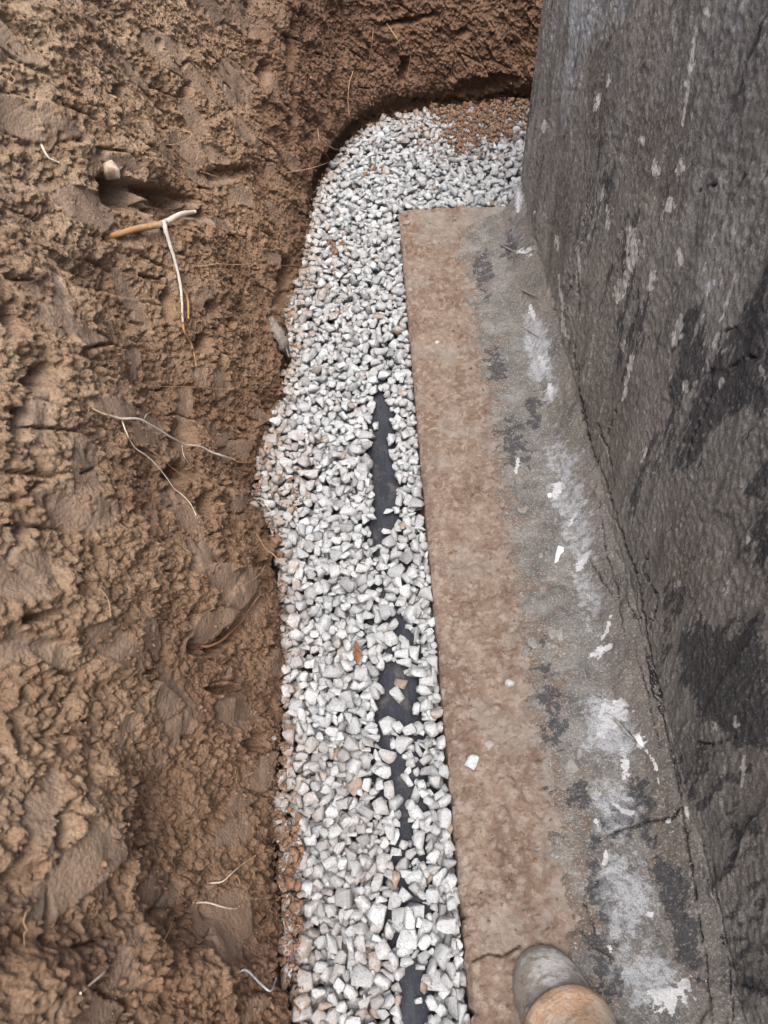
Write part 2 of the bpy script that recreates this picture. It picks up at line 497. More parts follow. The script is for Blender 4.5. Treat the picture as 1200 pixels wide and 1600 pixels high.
    d2 *= np.where(h < -.02, 0, 1) * (sstep(1.56, 1.46, h))
    # lateral tear so that crumbs overhang a little
    ts = .0022 * perlin(s / .011, h / .011, 211) * rough
    P[..., 0] -= nx * d2 + 0; P[..., 1] -= ny * d2
    P[..., 2] += ts - rough * .25 * cl
    # ground above: carry the last rows outwards
    rows = []
    for dist, zz in ((.05, 1.56), (.15, 1.58), (.5, 1.60), (2.0, 1.62), (12, 1.6), (90, 1.6)):
        r = P[:, -1].copy()
        r[:, 0] += out[:, 0] * dist; r[:, 1] += out[:, 1] * dist
        r[:, 2] = zz + (.01 * fbm(S / .2, S * 0 + dist * 9, 4, 3) if dist < 3 else 0)
        rows.append(r)
    P = np.concatenate([P, np.stack(rows, 1)], 1)
    nu, nv = P.shape[:2]
    def ext(a, v=0.): return np.concatenate([a, np.full((nu, 6), v)], 1)
    red = np.clip(sstep(.55, .02, h) * .7 + far * 1.1 + .5 * fbm(s / .3, h / .3, 301, 3), 0, 1)  # redder damp soil at the foot; on the far bank also painted shade
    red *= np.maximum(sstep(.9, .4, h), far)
    clod_gap_shade = np.clip(sstep(.20, .0, c2[1] - c2[0]) * rough * .7, 0, 1)  # mask of the clod gaps, darkened in colour as recess shade
    me = raw_mesh('ground', P.reshape(-1, 3), grid_faces(nu, nv, True))
    set_attr(me, 'smooth', ext(smooth)); set_attr(me, 'red', ext(red)); set_attr(me, 'crumb', ext(clod_gap_shade)); set_attr(me, 'dry', ext(.75 * sstep(.25, .75, h) * (1 - far)))
    o = link('ground', me, MAT_SOIL)
    tag(o, 'cut brown soil bank of the trench and the ground above', None, None, 'structure')
    return P
SOILP = build_soil()
SQ = SOILP[:, :-6].reshape(-1, 3)
SPX, SPY, SDEP = project(SQ)
_vis = (SPX > -40) & (SPX < 1240) & (SPY > -40) & (SPY < 1700)
SQ, SPX, SPY, SDEP = SQ[_vis], SPX[_vis], SPY[_vis], SDEP[_vis]

def on_soil(px, py, lift=.002, r=5):
    """point of the soil surface seen at a photograph pixel, moved a little out of the bank"""
    while True:
        m = np.nonzero((np.abs(SPX - px) < r) & (np.abs(SPY - py) < r))[0]
        if len(m): break
        r *= 1.6
    dmin = SDEP[m].min()
    m = m[SDEP[m] < dmin + .02]
    j = m[np.argmin((SPX[m] - px) ** 2 + (SPY[m] - py) ** 2)]
    p = SQ[j]
    d = RW @ np.array([px - 600, 800 - py, -FOC]); d /= FOC
    t = SDEP[j]
    q = CAM + d * t
    v = CAM - q; v /= np.linalg.norm(v)
    nrm = np.array([.75 if p[1] < 2.1 else 0.1, -.1 if p[1] < 2.1 else -.9, .45])
    return q + (v * .5 + nrm * .5) * lift

# trench floor below the stones
nfx, nfy = 60, 120
gx, gy = np.meshgrid(np.linspace(-.6, 2.2, nfx), np.linspace(-1.4, 3.0, nfy), indexing='ij')
gz = -.085 + .008 * fbm(gx / .2, gy / .2, 55, 3)
me = raw_mesh('trench_floor', np.stack([gx, gy, gz], -1).reshape(-1, 3), grid_faces(nfx, nfy))
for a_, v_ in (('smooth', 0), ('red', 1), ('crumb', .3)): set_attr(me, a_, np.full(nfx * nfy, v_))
tag(link('trench_floor', me, MAT_SOIL), 'dark soil floor of the trench under the gravel', None, None, 'structure')

# ------------------------------------------------------------------ footing
def build_footing():
    xs = np.concatenate([[FX, FX, FX + .0005, FX + .003], np.arange(FX + .0055, .50, .0019)])
    ys = np.concatenate([np.arange(-1.2, -.05, .02), np.arange(-.05, FY - .004, .0019), [FY - .003, FY - .0005, FY, FY]])
    x, y = np.meshgrid(xs, ys, indexing='ij')
    jag = .0050 * fbm(y / .05, x * 0, 402, 4, .6) + .0070 * sstep(.1, .4, fbm(y / .03, x * 0 + 4, 404, 3))
    jagy = .006 * fbm(x / .05, y * 0, 403, 4, .6)
    ex = sstep(FX + .03, FX, x); ey = sstep(FY - .03, FY, y)
    X = x + ex * jag + ex * .0; Y = y + ey * jagy - sstep(FX + .03, FX, x) * sstep(FY - .03, FY, y) * .008
    px, py, _ = project(np.stack([X, Y, X * 0], -1))
    bound = np.interp(py, [325, 480, 640, 800, 950, 1080, 1230, 1330, 1420, 1600], [735, 745, 770, 785, 820, 830, 850, 872, 902, 930])
    dirt = sstep(22, -22, px - bound + 45 * fbm(x / .06, y / .06, 410, 4, .6))
    pt = sstep(.12, .35, fbm(x / .10, y / .13, 414, 4))
    dirt = dirt * (1 - .45 * pt)
    for (cx, cy, r) in [(690, 360, 30), (885, 1400, 30), (700, 560, 18), (770, 880, 16), (716, 1370, 18)]:
        dirt = np.where(blob(px, py, cx, cy, r, r * .9) + .4 * fbm(x / .02, y / .02, 9, 2) < 1, dirt * .55, dirt)
    z = .0035 * fbm(x / .12, y / .14, 420, 3) + .0062 * fbm(x / .026, y / .026, 424, 4, .72)
    w1 = worley(x / .017 + .5 * fbm(x / .01, y / .01, 5, 2), y / .017 + .5 * fbm(x / .012, y / .01, 6, 2), 430); w2 = worley(x / .0065, y / .0065, 431)
    rough = sstep(-.15, .25, fbm(x / .07, y / .09, 435, 3))
    lum = lambda c: 1 - np.minimum(c[0] * 1.3, 1) ** 2
    z += dirt * (rough * .0095 * lum(w1) * w1[2] + .0022 * lum(w2) * w2[2] * (.4 + .6 * rough))
    z -= .003 * sstep(.1, .0, w1[1] - w1[0]) * rough * dirt
    ck, _ = line_dist(px, py, [(738, 1502), (762, 1491), (785, 1494), (812, 1478)])
    crack = sstep(3.2, .8, ck + 2 * fbm(x / .006, y / .006, 33, 2))
    z -= crack * .005
    for (cx, cy, rx, ry, dp) in [(668, 352, 14, 9, .006), (700, 1010, 16, 8, .003), (775, 1110, 22, 12, .004), (720, 880, 20, 14, -.004)]:
        z += dp * sstep(1.2, .3, blob(px, py, cx, cy, rx, ry))
    # rounded arris, then the sides
    z -= .006 * sstep(FX + .007, FX, x) + .006 * sstep(FY - .007, FY, y)
    z[0, :] = -.12; z[:, -1] = -.12
    nu, nv = x.shape
    me = raw_mesh('concrete_footing', np.stack([X, Y, z], -1).reshape(-1, 3), grid_faces(nu, nv))
    set_attr(me, 'dirt', dirt); set_attr(me, 'crumb', sstep(.25, .0, w1[1] - w1[0]) * rough * dirt); set_attr(me, 'crack', crack)
    tag(link('concrete_footing', me, MAT_FOOT), 'flat concrete footing ledge crusted with brown dirt beside the gravel', 'footing')
    return xs, ys, z
FXS, FYS, FZ = build_footing()

def foot_z(x, y):
    i = int(np.clip(np.searchsorted(FXS, x), 0, len(FXS) - 1)); j = int(np.clip(np.searchsorted(FYS, y), 0, len(FYS) - 1))
    return float(FZ[i, j])

# ------------------------------------------------------------------ foundation wall with its mortar fillet
PALE = [  # scraped pale smears on the coating: polyline, half width (photograph pixels)
    ([(984, 344), (988, 372), (992, 400), (984, 424)], 8), ([(984, 424), (976, 448), (968, 468)], 5), ([(966, 436), (963, 458), (968, 470)], 4),
    ([(1064, 494), (1060, 520), (1052, 540)], 5), ([(1058, 500), (1052, 538)], 3), ([(1026, 424), (1018, 452)], 4), ([(1062, 392), (1063, 412)], 4),
    ([(1048, 312), (1045, 326)], 7), ([(936, 148), (933, 172)], 4), ([(1024, 250), (1026, 274)], 4), ([(1064, 250), (1061, 272)], 5),
    ([(1007, 212), (1008, 226)], 2.5), ([(1081, 174), (1080, 186)], 3), ([(952, 118), (953, 134)], 3), ([(850, 190), (849, 206)], 3),
    ([(1087, 24), (1083, 70), (1076, 120), (1068, 165), (1064, 196)], 1.7), ([(990, 552), (984, 580), (972, 624)], 1.7),
    ([(1148, 428), (1133, 470), (1124, 500)], 2), ([(1120, 520), (1110, 556)], 1.6), ([(976, 532), (973, 550)], 2), ([(941, 290), (938, 312)], 2),
    ([(946, 320), (948, 350), (946, 360)], 1.6), ([(1098, 10), (1104, 24)], 3), ([(872, 430), (878, 470), (884, 520), (890, 528)], 1.8),
    ([(869, 368), (871, 392)], 1.7), ([(902, 384), (906, 425)], 1.4), ([(1115, 1130), (1118, 1142)], 3), ([(1148, 1120), (1150, 1136)], 3),
    ([(1010, 700), (1004, 722)], 1.6), ([(1062, 905), (1058, 922)], 2), ([(1128, 590), (1124, 606)], 2.4), ([(1068, 596), (1070, 612)], 2.5),
    ([(1172, 838), (1170, 848)], 2.5), ([(1190, 570), (1196, 590)], 3), ([(1070, 1260), (1076, 1280)], 2), ([(1160, 1180), (1155, 1230)], 1.4)]
WHITE = [([(1112, 438), (1104, 458)], 5), ([(872, 756), (868, 776)], 6), ([(858, 772), (859, 776)], 4), ([(922, 862), (906, 884), (900, 892)], 5),
         ([(954, 1008), (936, 1018), (924, 1026)], 5), ([(948, 985), (940, 1000)], 2), ([(965, 1100), (945, 1105), (940, 1115)], 7),
         ([(975, 1112), (950, 1128), (938, 1145)], 12), ([(976, 1100), (960, 1096)], 7), ([(996, 1150), (1000, 1164)], 7), ([(972, 1170), (978, 1200), (976, 1215)], 5),
         ([(1004, 1164), (1022, 1190), (1030, 1225)], 1.6), ([(1075, 1535), (1058, 1552), (1040, 1560), (1020, 1556)], 15), ([(1045, 1560), (1050, 1580)], 8),
         ([(1020, 1425), (1012, 1430)], 5), ([(953, 1478), (954, 1488)], 4), ([(958, 1255), (975, 1268), (990, 1270)], 4), ([(1040, 1280), (1045, 1283)], 4),
         ([(835, 500), (832, 488), (828, 475)], 3), ([(846, 560), (850, 580)], 5), ([(812, 395), (824, 396), (832, 390)], 4), ([(808, 330), (810, 312), (812, 285)], 3),
         ([(858, 600), (862, 625)], 5), ([(810, 715), (806, 740)], 3), ([(838, 330), (836, 336)], 2),
         ([(948, 1330), (945, 1350)], 4), ([(930, 1280), (934, 1290)], 3), ([(902, 800), (890, 820)], 3), ([(955, 960), (948, 990)], 2)]
DARKP = [[(1200, 420), (1165, 478), (1135, 545), (1098, 590), (1082, 640), (1062, 700), (1058, 740), (1085, 720), (1110, 660), (1150, 640), (1200, 640)],
         [(1062, 484), (1092, 480), (1096, 560), (1080, 600), (1060, 640), (1046, 600), (1058, 560)],
         [(1060, 1010), (1100, 956), (1112, 990), (1150, 985), (1200, 960), (1200, 1180), (1150, 1160), (1110, 1120), (1070, 1080)],
         [(985, 1210), (1010, 1225), (1020, 1290), (1030, 1330), (1005, 1320), (985, 1270)],
         [(1030, 1340), (1060, 1360), (1080, 1440), (1090, 1520), (1060, 1500), (1040, 1420)],
         [(960, 1268), (1000, 1262), (1000, 1296), (940, 1312), (925, 1320)],
         [(1175, 760), (1200, 730), (1200, 900), (1185, 860)]]
BROWNP = [[(912, 620), (935, 570), (975, 560), (995, 620), (985, 720), (960, 760), (925, 700)], [(860, 230), (900, 300), (895, 380), (860, 360)],
          [(975, 200), (1075, 130), (1085, 330), (1040, 330), (1000, 300)], [(910, 130), (930, 60), (950, 150), (935, 230), (905, 190)],
          [(1040, 800), (1075, 780), (1090, 950), (1050, 930)], [(1020, 1180), (1050, 1250), (1080, 1400), (1070, 1520), (1030, 1400)]]
CRACKS = [([(903, 560), (912, 640), (925, 690), (950, 762), (972, 830), (988, 885), (1001, 950), (1015, 1020), (1032, 1100), (1048, 1185), (1062, 1250), (1082, 1380), (1098, 1480), (1118, 1600)], 2.6),
          ([(900, 400), (905, 470), (898, 560), (903, 600)], 1.4), ([(918, 310), (905, 400), (897, 440), (885, 470)], 1.3),
          ([(1012, 860), (1000, 890), (1014, 918), (1025, 930), (1020, 965), (1012, 985)], 2.2), ([(978, 930), (990, 960), (1000, 966), (1020, 968)], 1.4),
          ([(925, 1318), (960, 1300), (1010, 1284), (1050, 1276), (1064, 1258)], 3.0), ([(1085, 1158), (1110, 1163), (1150, 1150)], 2.0),
          ([(1104, 560), (1112, 610), (1098, 650), (1080, 690), (1072, 730)], 1.7), ([(1150, 510), (1124, 520), (1108, 600)], 1.4),
          ([(935, 660), (950, 700), (962, 760)], 1.3), ([(962, 640), (950, 680)], 1.6), ([(960, 1120), (985, 1150), (1000, 1160)], 2.4),
          ([(925, 880), (935, 900), (956, 930)], 1.4), ([(1110, 1350), (1130, 1440), (1150, 1600)], 1.6), ([(1086, 300), (1112, 290), (1120, 285)], 2.2),
          ([(935, 770), (945, 850), (965, 930), (975, 1000)], 1.2), ([(990, 1010), (1010, 1080), (1030, 1180)], 1.1),
          ([(900, 1445), (930, 1480), (960, 1500)], 1.6), ([(905, 1395), (925, 1440), (935, 1480)], 1.5), ([(1190, 560), (1170, 556), (1140, 575)], 1.6)]

def build_wall():
    # path along the wall face and round its rounded far corner
    r = .035
    ys = np.concatenate([np.arange(-1.3, -.02, .02), np.arange(-.02, WY - r, .0021)])
    pts = [(WX, y, -1, 0) for y in ys]
    for a in np.linspace(0, 90, 26)[1:]:
        a = math.radians(a)
        pts.append((WX + r - r * math.cos(a), WY - r + r * math.sin(a), -math.cos(a), math.sin(a)))
    for x in list(np.arange(WX + r + .004, .62, .004)) + list(np.arange(.64, 2.3, .03)):
        pts.append((x, WY, 0, 1))
    pts = np.array(pts)
    seg = np.linalg.norm(np.diff(pts[:, :2], axis=0), axis=1); L = np.concatenate([[0], np.cumsum(seg)])
    Lc = L[len(ys) - 1]
    # profile: foot of the fillet, hollow curve, then the wall
    prof = [(1.0, -.13, 0)]
    prof += [(t, None, 1) for t in np.linspace(1, 0, 104) ** 1.35]
    nfil = len(prof)
    zz = np.concatenate([np.arange(.0725, .95, .0022), np.arange(.955, 1.25, .006), np.arange(1.26, 1.40, .02)])
    prof += [(0, z, 2) for z in zz]
    nu, nv = len(pts), len(prof)
    P = np.zeros((nu, nv, 3)); tag_ = np.zeros((nu, nv))
    omax = .20 * (1 - sstep(Lc - .10, Lc + .01, L)) + .014
    for j, (t, z, k) in enumerate(prof):
        if k == 2: o = np.zeros(nu); zc = np.full(nu, z)
        else:
            o = omax * t
            ft = .022 / .222
            # flat slurry skirt, then a hollow fillet rising steeply to the wall
            on = np.clip(o / .052, 0, 1)
            zc = .060 * (1 - on) ** 1.05 + .012 * (1 - np.clip(o / .2, 0, 1)) ** 1.4 + .0035 * (1 - sstep(.6, 1, t)) - .0045 * sstep(.85, 1, t)
            tight = sstep(Lc - .06, Lc + .01, L)
            zc = zc * (1 - tight) + tight * (.070 * (1 - t) ** 1.5 - .05 * t)
            if k == 0: zc = np.full(nu, -.13)
        P[:, j, 0] = pts[:, 0] + pts[:, 2] * o; P[:, j, 1] = pts[:, 1] + pts[:, 3] * o; P[:, j, 2] = zc
    px, py, dep = project(P)
    l, zc = np.meshgrid(L, np.arange(nv), indexing='ij')[0], P[..., 2]
    isw = np.arange(nv)[None, :] >= nfil
    # arc coordinate down the profile
    arc = np.concatenate([np.zeros((nu, 1)), np.cumsum(np.linalg.norm(np.diff(P, axis=1), axis=2), axis=1)], 1)
    w = fbm(l / .05, arc / .12, 500, 4)
    d = .0065 * fbm(l / .16, arc / .30, 510, 3) + .0015 * fbm(l / .016, arc / .030, 512, 4, .65) + .0022 * fbm(l / .008, arc / .014, 514, 2)
    # trowel ridges: long near-vertical overlaps of the coating
    f1, f2, rid, ox, oy = worley(l / .055 + .35 * w, arc / .26 + .2 * w, 520)
    d += ((rid - .5) * .0040 + ox * .004 * (rid - .2)) * np.where(isw, 1, .5)
    peb = worley(l / .012, arc / .012, 530); peb2 = worley(l / .030, arc / .028, 531)
    rough = sstep(.0, .3, fbm(l / .15, arc / .2, 540, 3) + .45 * sstep(1080, 1180, px) * (py < 800))
    d += (.12 + rough) * .0019 * (1 - np.minimum(peb[0] * 1.3, 1) ** 2) * peb[2] * np.where(isw, 1, 1.3)
    # lumps of mortar in the skirt of the fillet
    lump = np.where(isw, 0, 1) * sstep(0, .3, fbm(l / .07, arc / .07, 550, 3))
    d += lump * .0085 * (1 - np.minimum(peb2[0] * 1.25, 1) ** 2) * peb2[2]
    d += np.where(isw, 0, 1) * .0085 * fbm(l / .035, arc / .035, 552, 4, .68) * (1 - np.clip(np.linspace(0, 1, nv) * nv / nfil, 0, 1) ** 3)[None, :]
    # the ragged edge of the skirt
    tt = np.array([p[0] if p[2] < 2 else 0 for p in prof])[None, :] * np.ones((nu, 1))
    bound = .86 + .16 * fbm(l / .05, l * 0, 560, 4) * 1.5
    sink = sstep(bound - .05, bound + .05, tt) * (L < Lc - .06)[:, None]
    crack = np.zeros_like(px)
    wob = 3.5 * fbm(l / .012, arc / .012, 570, 3)
    for pts_, hw in CRACKS:
        ds, al = line_dist(px, py, pts_)
        hwv = hw * (.45 + .9 * np.abs(fbm(l / .03, arc / .03, 577, 2) * 2))
        crack = np.maximum(crack, sstep(hwv * 1.4, hwv * .2, np.abs(ds + wob * .9)) * np.clip(al * (1 - al) * 30, 0, 1))
    d -= crack * .0060
    jx = 1.0 + .9 * fbm(l / .006, arc / .012, 581, 3) * 2; jd = 2.4 * fbm(l / .012, arc / .018, 583, 3)
    pale = np.zeros_like(px); white = np.zeros_like(px); dark = np.zeros_like(px); brown = np.zeros_like(px)
    for pts_, hw in PALE:
        hw = max(hw * 1.15, 2.5)
        ds, al = line_dist(px, py, pts_)
        pale = np.maximum(pale, np.clip(1.0 - .5 * np.abs(ds + jd * min(1, hw / 5)) / (hw * np.clip(jx * (.45 + 2.2 * al * (1 - al)), .3, 2)), 0, 1))
    for pts_, hw in WHITE:
        ds, al = line_dist(px, py, pts_)
        white = np.maximum(white, np.clip(1.0 - .5 * np.abs(ds + jd * min(1, hw / 5)) / (hw * np.clip(jx * (.5 + 2 * al * (1 - al)), .25, 2)), 0, 1) * .9)
    def soft(polys, k):
        m = np.zeros_like(px)
        for pl in polys:
            e, _ = line_dist(px, py, pl + [pl[0]])
            sgn = np.where(in_poly(px, py, pl), 1, -1)
            m = np.maximum(m, np.clip(.5 + sgn * e / k, 0, 1))
        return m
    dark = soft(DARKP, 60); brown = soft(BROWNP, 70)
    dark = np.maximum(dark, .46 * sstep(.05, .35, fbm(l / .10, arc / .28, 590, 3)) * isw)
    dark = np.maximum(dark, np.clip(.62 * sstep(980, 1300, py) * sstep(1040, 1150, px), 0, 1) * isw * (.6 + .5 * w))
    # dark bluish stains on the fillet skirt
    for (cx, cy, rx, ry, ro) in [(800, 700, 30, 70, -10), (770, 560, 20, 50, -10), (858, 1090, 26, 80, -8), (850, 1240, 26, 40, 0), (905, 1240, 26, 30, 0),
                                 (935, 1400, 22, 60, -12), (950, 1530, 26, 80, -10), (755, 430, 16, 60, -4), (835, 640, 14, 40, 0), (1000, 1270, 30, 60, -14),
                                 (800, 385, 16, 30, 20), (1040, 1400, 20, 70, -12)]:
        dark = np.maximum(dark, .62 * sstep(1.7, .2, blob(px, py, cx, cy, rx, ry, ro) + .8 * w))
    bloom = np.zeros_like(px)
    for (cx, cy, rx, ry, ro, k) in [(912, 20, 36, 60, 12, 1), (892, 110, 16, 70, 14, .8), (885, 165, 14, 50, 0, .6), (965, 20, 22, 30, 0, .6), (845, 560, 22, 70, -12, .9), (895, 790, 34, 120, -14, .7),
                                 (920, 940, 26, 70, -14, .6), (950, 1130, 40, 60, -14, .9), (960, 1260, 40, 80, -12, .7), (980, 1400, 50, 90, -12, .75), (1010, 1540, 60, 60, 0, .8),
                                 (812, 300, 10, 34, 0, .6), (806, 370, 12, 18, 0, .6), (1120, 400, 60, 40, -40, .35), (1165, 20, 50, 40, 0, .4), (870, 40, 16, 120, 6, .4)]:
        bloom = np.maximum(bloom, k * sstep(1.6, .2, blob(px, py, cx, cy, rx, ry, ro) + .7 * w))
    light = soft([[(1090, 330), (1200, 300), (1200, 400), (1140, 500), (1105, 590), (1085, 540), (1070, 430)], [(1000, 760), (1075, 800), (1060, 900), (1010, 850)], [(1090, 830), (1180, 800), (1160, 960), (1110, 940)]], 80)
    pale = np.maximum(pale, .27 * light)
    # normals of the profile (2-D), to push out along
    tang = np.gradient(P, axis=1); al_ = np.gradient(P, axis=0)
    nrm = np.cross(tang, al_); nrm /= np.maximum(np.linalg.norm(nrm, axis=2, keepdims=True), 1e-9)
    if nrm[200, nv - 30, 0] > 0: nrm = -nrm
    nrm[:, 0] = nrm[:, 1]
    P = P + nrm * (d * 1.0)[..., None]
    P[..., 2] -= sink * .008
    grey = np.where(isw, 0, 1) * sstep(.20, .38, tt + .22 * w)
    soil = np.where(isw, 0, 1) * sstep(.52, .95, tt + .55 * fbm(l / .05, arc / .06, 901, 4, .6)) * (L < Lc)[:, None]
    grey = grey * (L < Lc)[:, None]
    def save(name, a, b, mat, parent=None):
        me = raw_mesh(name, P[:, a:b].reshape(-1, 3), grid_faces(nu, b - a, False))
        for nm, arr in (('pale', pale), ('white', white), ('dark', dark), ('brown', brown), ('bloom', bloom), ('crack', crack), ('grey', grey), ('soil', soil)):
            set_attr(me, nm, arr[:, a:b])
        return link(name, me, mat, parent)
    wall = save('foundation_wall', nfil - 1, nv, MAT_WALL)
    tag(wall, 'dark grey trowelled foundation wall with pale smears rising beside the footing', 'wall')
    fil = save('mortar_fillet', 0, nfil, MAT_FILLET, wall)
    return P, nfil
WALLP, NFIL = build_wall()
WQ = WALLP[:, :].reshape(-1, 3); WPX, WPY, WDEP = project(WQ)

def on_wall(px, py, lift=.001):
    m = np.nonzero((np.abs(WPX - px) < 6) & (np.abs(WPY - py) < 6))[0]
    dmin = WDEP[m].min(); m = m[WDEP[m] < dmin + .02]
    j = m[np.argmin((WPX[m] - px) ** 2 + (WPY[m] - py) ** 2)]
    q = CAM + (RW @ np.array([px - 600, 800 - py, -FOC])) / FOC * WDEP[j]
    v = CAM - q; v /= np.linalg.norm(v)
    return q + v * lift

# ------------------------------------------------------------------ black drain pipe under the gravel
PIPE_X, PIPE_R, PIPE_TOP = .0165, .070, -.025
def build_pipe():
    ys = np.concatenate([np.arange(-1.2, -.1, .05), np.arange(-.1, 1.72, .006)])
    na = 64
    V = []
    for y in ys:
        for k in range(na):
            a = 2 * math.pi * k / na
            V.append((PIPE_X + PIPE_R * math.sin(a), y, PIPE_TOP - PIPE_R + PIPE_R * math.cos(a) + .001 * math.sin(y * 3)))
    i = np.arange(len(ys) * na).reshape(len(ys), na)
    F = np.stack([i[:-1], i[1:], np.roll(i, -1, 1)[1:], np.roll(i, -1, 1)[:-1]], -1).reshape(-1, 4)
    me = raw_mesh('drain_pipe', np.array(V), F[:, ::-1])
    n = NT('black_plastic')
    c = n.mix(n.ramp(n.noise(45, 4, .7, n.map((1, .25, 1))), .45, .7, 0, .45), (.020, .023, .032), (.060, .065, .080))
    c = n.mix(n.ramp(n.vor(260), .08, .17, .7, 0), c, (.20, .18, .165))
    c = n.mix(n.ramp(n.noise(26, 5, .7), .52, .68, 0, .55), c, (.11, .095, .085))
    m = n.done(c, .8, n.bump(n.noise(120, 5, .75), .7, .0025), .25)
    tag(link('drain_pipe', me, m), 'black plastic drainage pipe showing through gaps in the gravel', 'pipe')
build_pipe()

# ------------------------------------------------------------------ crushed stones
def hull(points, bev=0.0):
    bm = bmesh.new()
    for p in points: bm.verts.new(p)
    r = bmesh.ops.convex_hull(bm, input=bm.verts)
    bmesh.ops.delete(bm, geom=list({v for v in r['geom_interior'] + r['geom_unused'] if isinstance(v, bmesh.types.BMVert)}), context='VERTS')
    bmesh.ops.dissolve_limit(bm, angle_limit=math.radians(14), verts=bm.verts, edges=bm.edges)
    if bev:
        bmesh.ops.bevel(bm, geom=list(bm.edges), offset=bev, segments=1, affect='EDGES', clamp_overlap=True)
    bmesh.ops.triangulate(bm, faces=bm.faces)
    bmesh.ops.recalc_face_normals(bm, faces=bm.faces)
    bm.verts.index_update()
    V = np.array([v.co[:] for v in bm.verts]); F = np.array([[v.index for v in f.verts] for f in bm.faces])
    bm.free()
    return V, F

def rand_rot(tilt=None):
    q = RNG.normal(size=4); q /= np.linalg.norm(q)
    if tilt is None:
        w, x, y, z = q
        return np.array([[1 - 2 * (y * y + z * z), 2 * (x * y - z * w), 2 * (x * z + y * w)],
                         [2 * (x * y + z * w), 1 - 2 * (x * x + z * z), 2 * (y * z - x * w)],
                         [2 * (x * z - y * w), 2 * (y * z + x * w), 1 - 2 * (x * x + y * y)]])
    az = RNG.uniform(0, 2 * math.pi); t = abs(RNG.normal(0, tilt)); ax = RNG.uniform(0, 2 * math.pi)
    Rz = np.array([[math.cos(az), -math.sin(az), 0], [math.sin(az), math.cos(az), 0], [0, 0, 1]])
    k = np.array([math.cos(ax), math.sin(ax), 0]); K = np.array([[0, -k[2], k[1]], [k[2], 0, -k[0]], [-k[1], k[0], 0]])
    return (np.eye(3) + math.sin(t) * K + (1 - math.cos(t)) * K @ K) @ Rz

def rock_shape(npt=17, flat=None):
    b, c = RNG.uniform(.52, .95), RNG.uniform(.38, .74)
    if flat: c = flat
    P = RNG.normal(size=(npt, 3)); P /= np.linalg.norm(P, axis=1, keepdims=True)
    P *= RNG.uniform(.82, 1.0, (npt, 1)) ; P = np.sign(P) * np.abs(P) ** .72
    P *= np.array([1, b, c]) * .5
    V, F = hull(P.tolist(), .013)
    ext = V.max(0) - V.min(0)
    V = (V - V.mean(0)) / ext[0]
    return V, F

SHAPES = [rock_shape(int(RNG.integers(10, 19))) for _ in range(70)]
C = .0015
class Var: pass
def make_var(size, tilt=.5, base=None):
    v = Var()
    V, F = base or SHAPES[int(RNG.integers(len(SHAPES)))]
    v.V = (V @ rand_rot(tilt).T) * size; v.F = F
    lo, hi = v.V.min(0), v.V.max(0)
    nx, ny = int(math.ceil((hi[0] - lo[0]) / C)) + 1, int(math.ceil((hi[1] - lo[1]) / C)) + 1
    v.ox, v.oy = int(math.floor(lo[0] / C)), int(math.floor(lo[1] / C))
    X, Y = np.meshgrid((v.ox + np.arange(nx)) * C, (v.oy + np.arange(ny)) * C, indexing='ij')
    A, B, Cc = v.V[F[:, 0]], v.V[F[:, 1]], v.V[F[:, 2]]
    N = np.cross(B - A, Cc - A); ar = np.linalg.norm(N, axis=1); N = N[ar > 1e-12] / ar[ar > 1e-12, None]; A = A[ar > 1e-12]
    dd = (N * A).sum(1)
    up = np.full(X.shape, 1.); dn = np.full(X.shape, -1.); ok = np.ones(X.shape, bool)
    for n_, d_ in zip(N, dd):
        r = d_ - n_[0] * X - n_[1] * Y
        if n_[2] > 1e-3: up = np.minimum(up, r / n_[2])
        elif n_[2] < -1e-3: dn = np.maximum(dn, r / n_[2])
        else: ok &= r >= 0
    v.m = ok & (up > dn)
    v.up = np.where(v.m, up, -9.); v.dn = np.where(v.m, dn, 9.)
    v.size = size
    return v

def path_signed(x, y):
    """distance to the foot of the bank, positive inside the trench"""
    P = PATH[::4]
    best = np.full(x.shape, 9.); sg = np.ones(x.shape)
    for i in range(len(P) - 1):
        a, b = P[i], P[i + 1]; v = b - a
        t = np.clip(((x - a[0]) * v[0] + (y - a[1]) * v[1]) / (v @ v + 1e-12), 0, 1)
        dx, dy = x - a[0] - t * v[0], y - a[1] - t * v[1]
        d = np.hypot(dx, dy); m = d < best
        best = np.where(m, d, best); sg = np.where(m, np.sign(v[1] * dx - v[0] * dy), sg)
    return best * sg

GX0, GY0 = -.32, -.50
NX, NY = int(1.12 / C), int(3.12 / C)
hx, hy = np.meshgrid(GX0 + np.arange(NX) * C, GY0 + np.arange(NY) * C, indexing='ij')
# coarse signed distance, enlarged
cs = 6
sd = path_signed(hx[::cs, ::cs], hy[::cs, ::cs])
SD = np.repeat(np.repeat(sd, cs, 0), cs, 1)[:NX, :NY]
BLOCK = SD < -.006
BLOCK |= (hx > FX - .001) & (hy < FY + .002)
BLOCK |= (hx > WX - .02) & (hy < WY + .006)
HM = np.full((NX, NY), -.062)
pr_ = np.clip(PIPE_R ** 2 - (hx - PIPE_X) ** 2, 0, None)
HM = np.where((np.abs(hx - PIPE_X) < PIPE_R) & (hy < 1.72), np.maximum(HM, PIPE_TOP - PIPE_R + np.sqrt(pr_)), HM)
TGT = -.004 + .006 * fbm(hx / .16, hy / .16, 700, 3) + .012 * sstep(.06, 0, SD) * sstep(2.0, 1.5, hy) + .010 * sstep(2.2, 2.5, hy) - .006 * sstep(.02, 0, FX - hx) * (hy < FY)
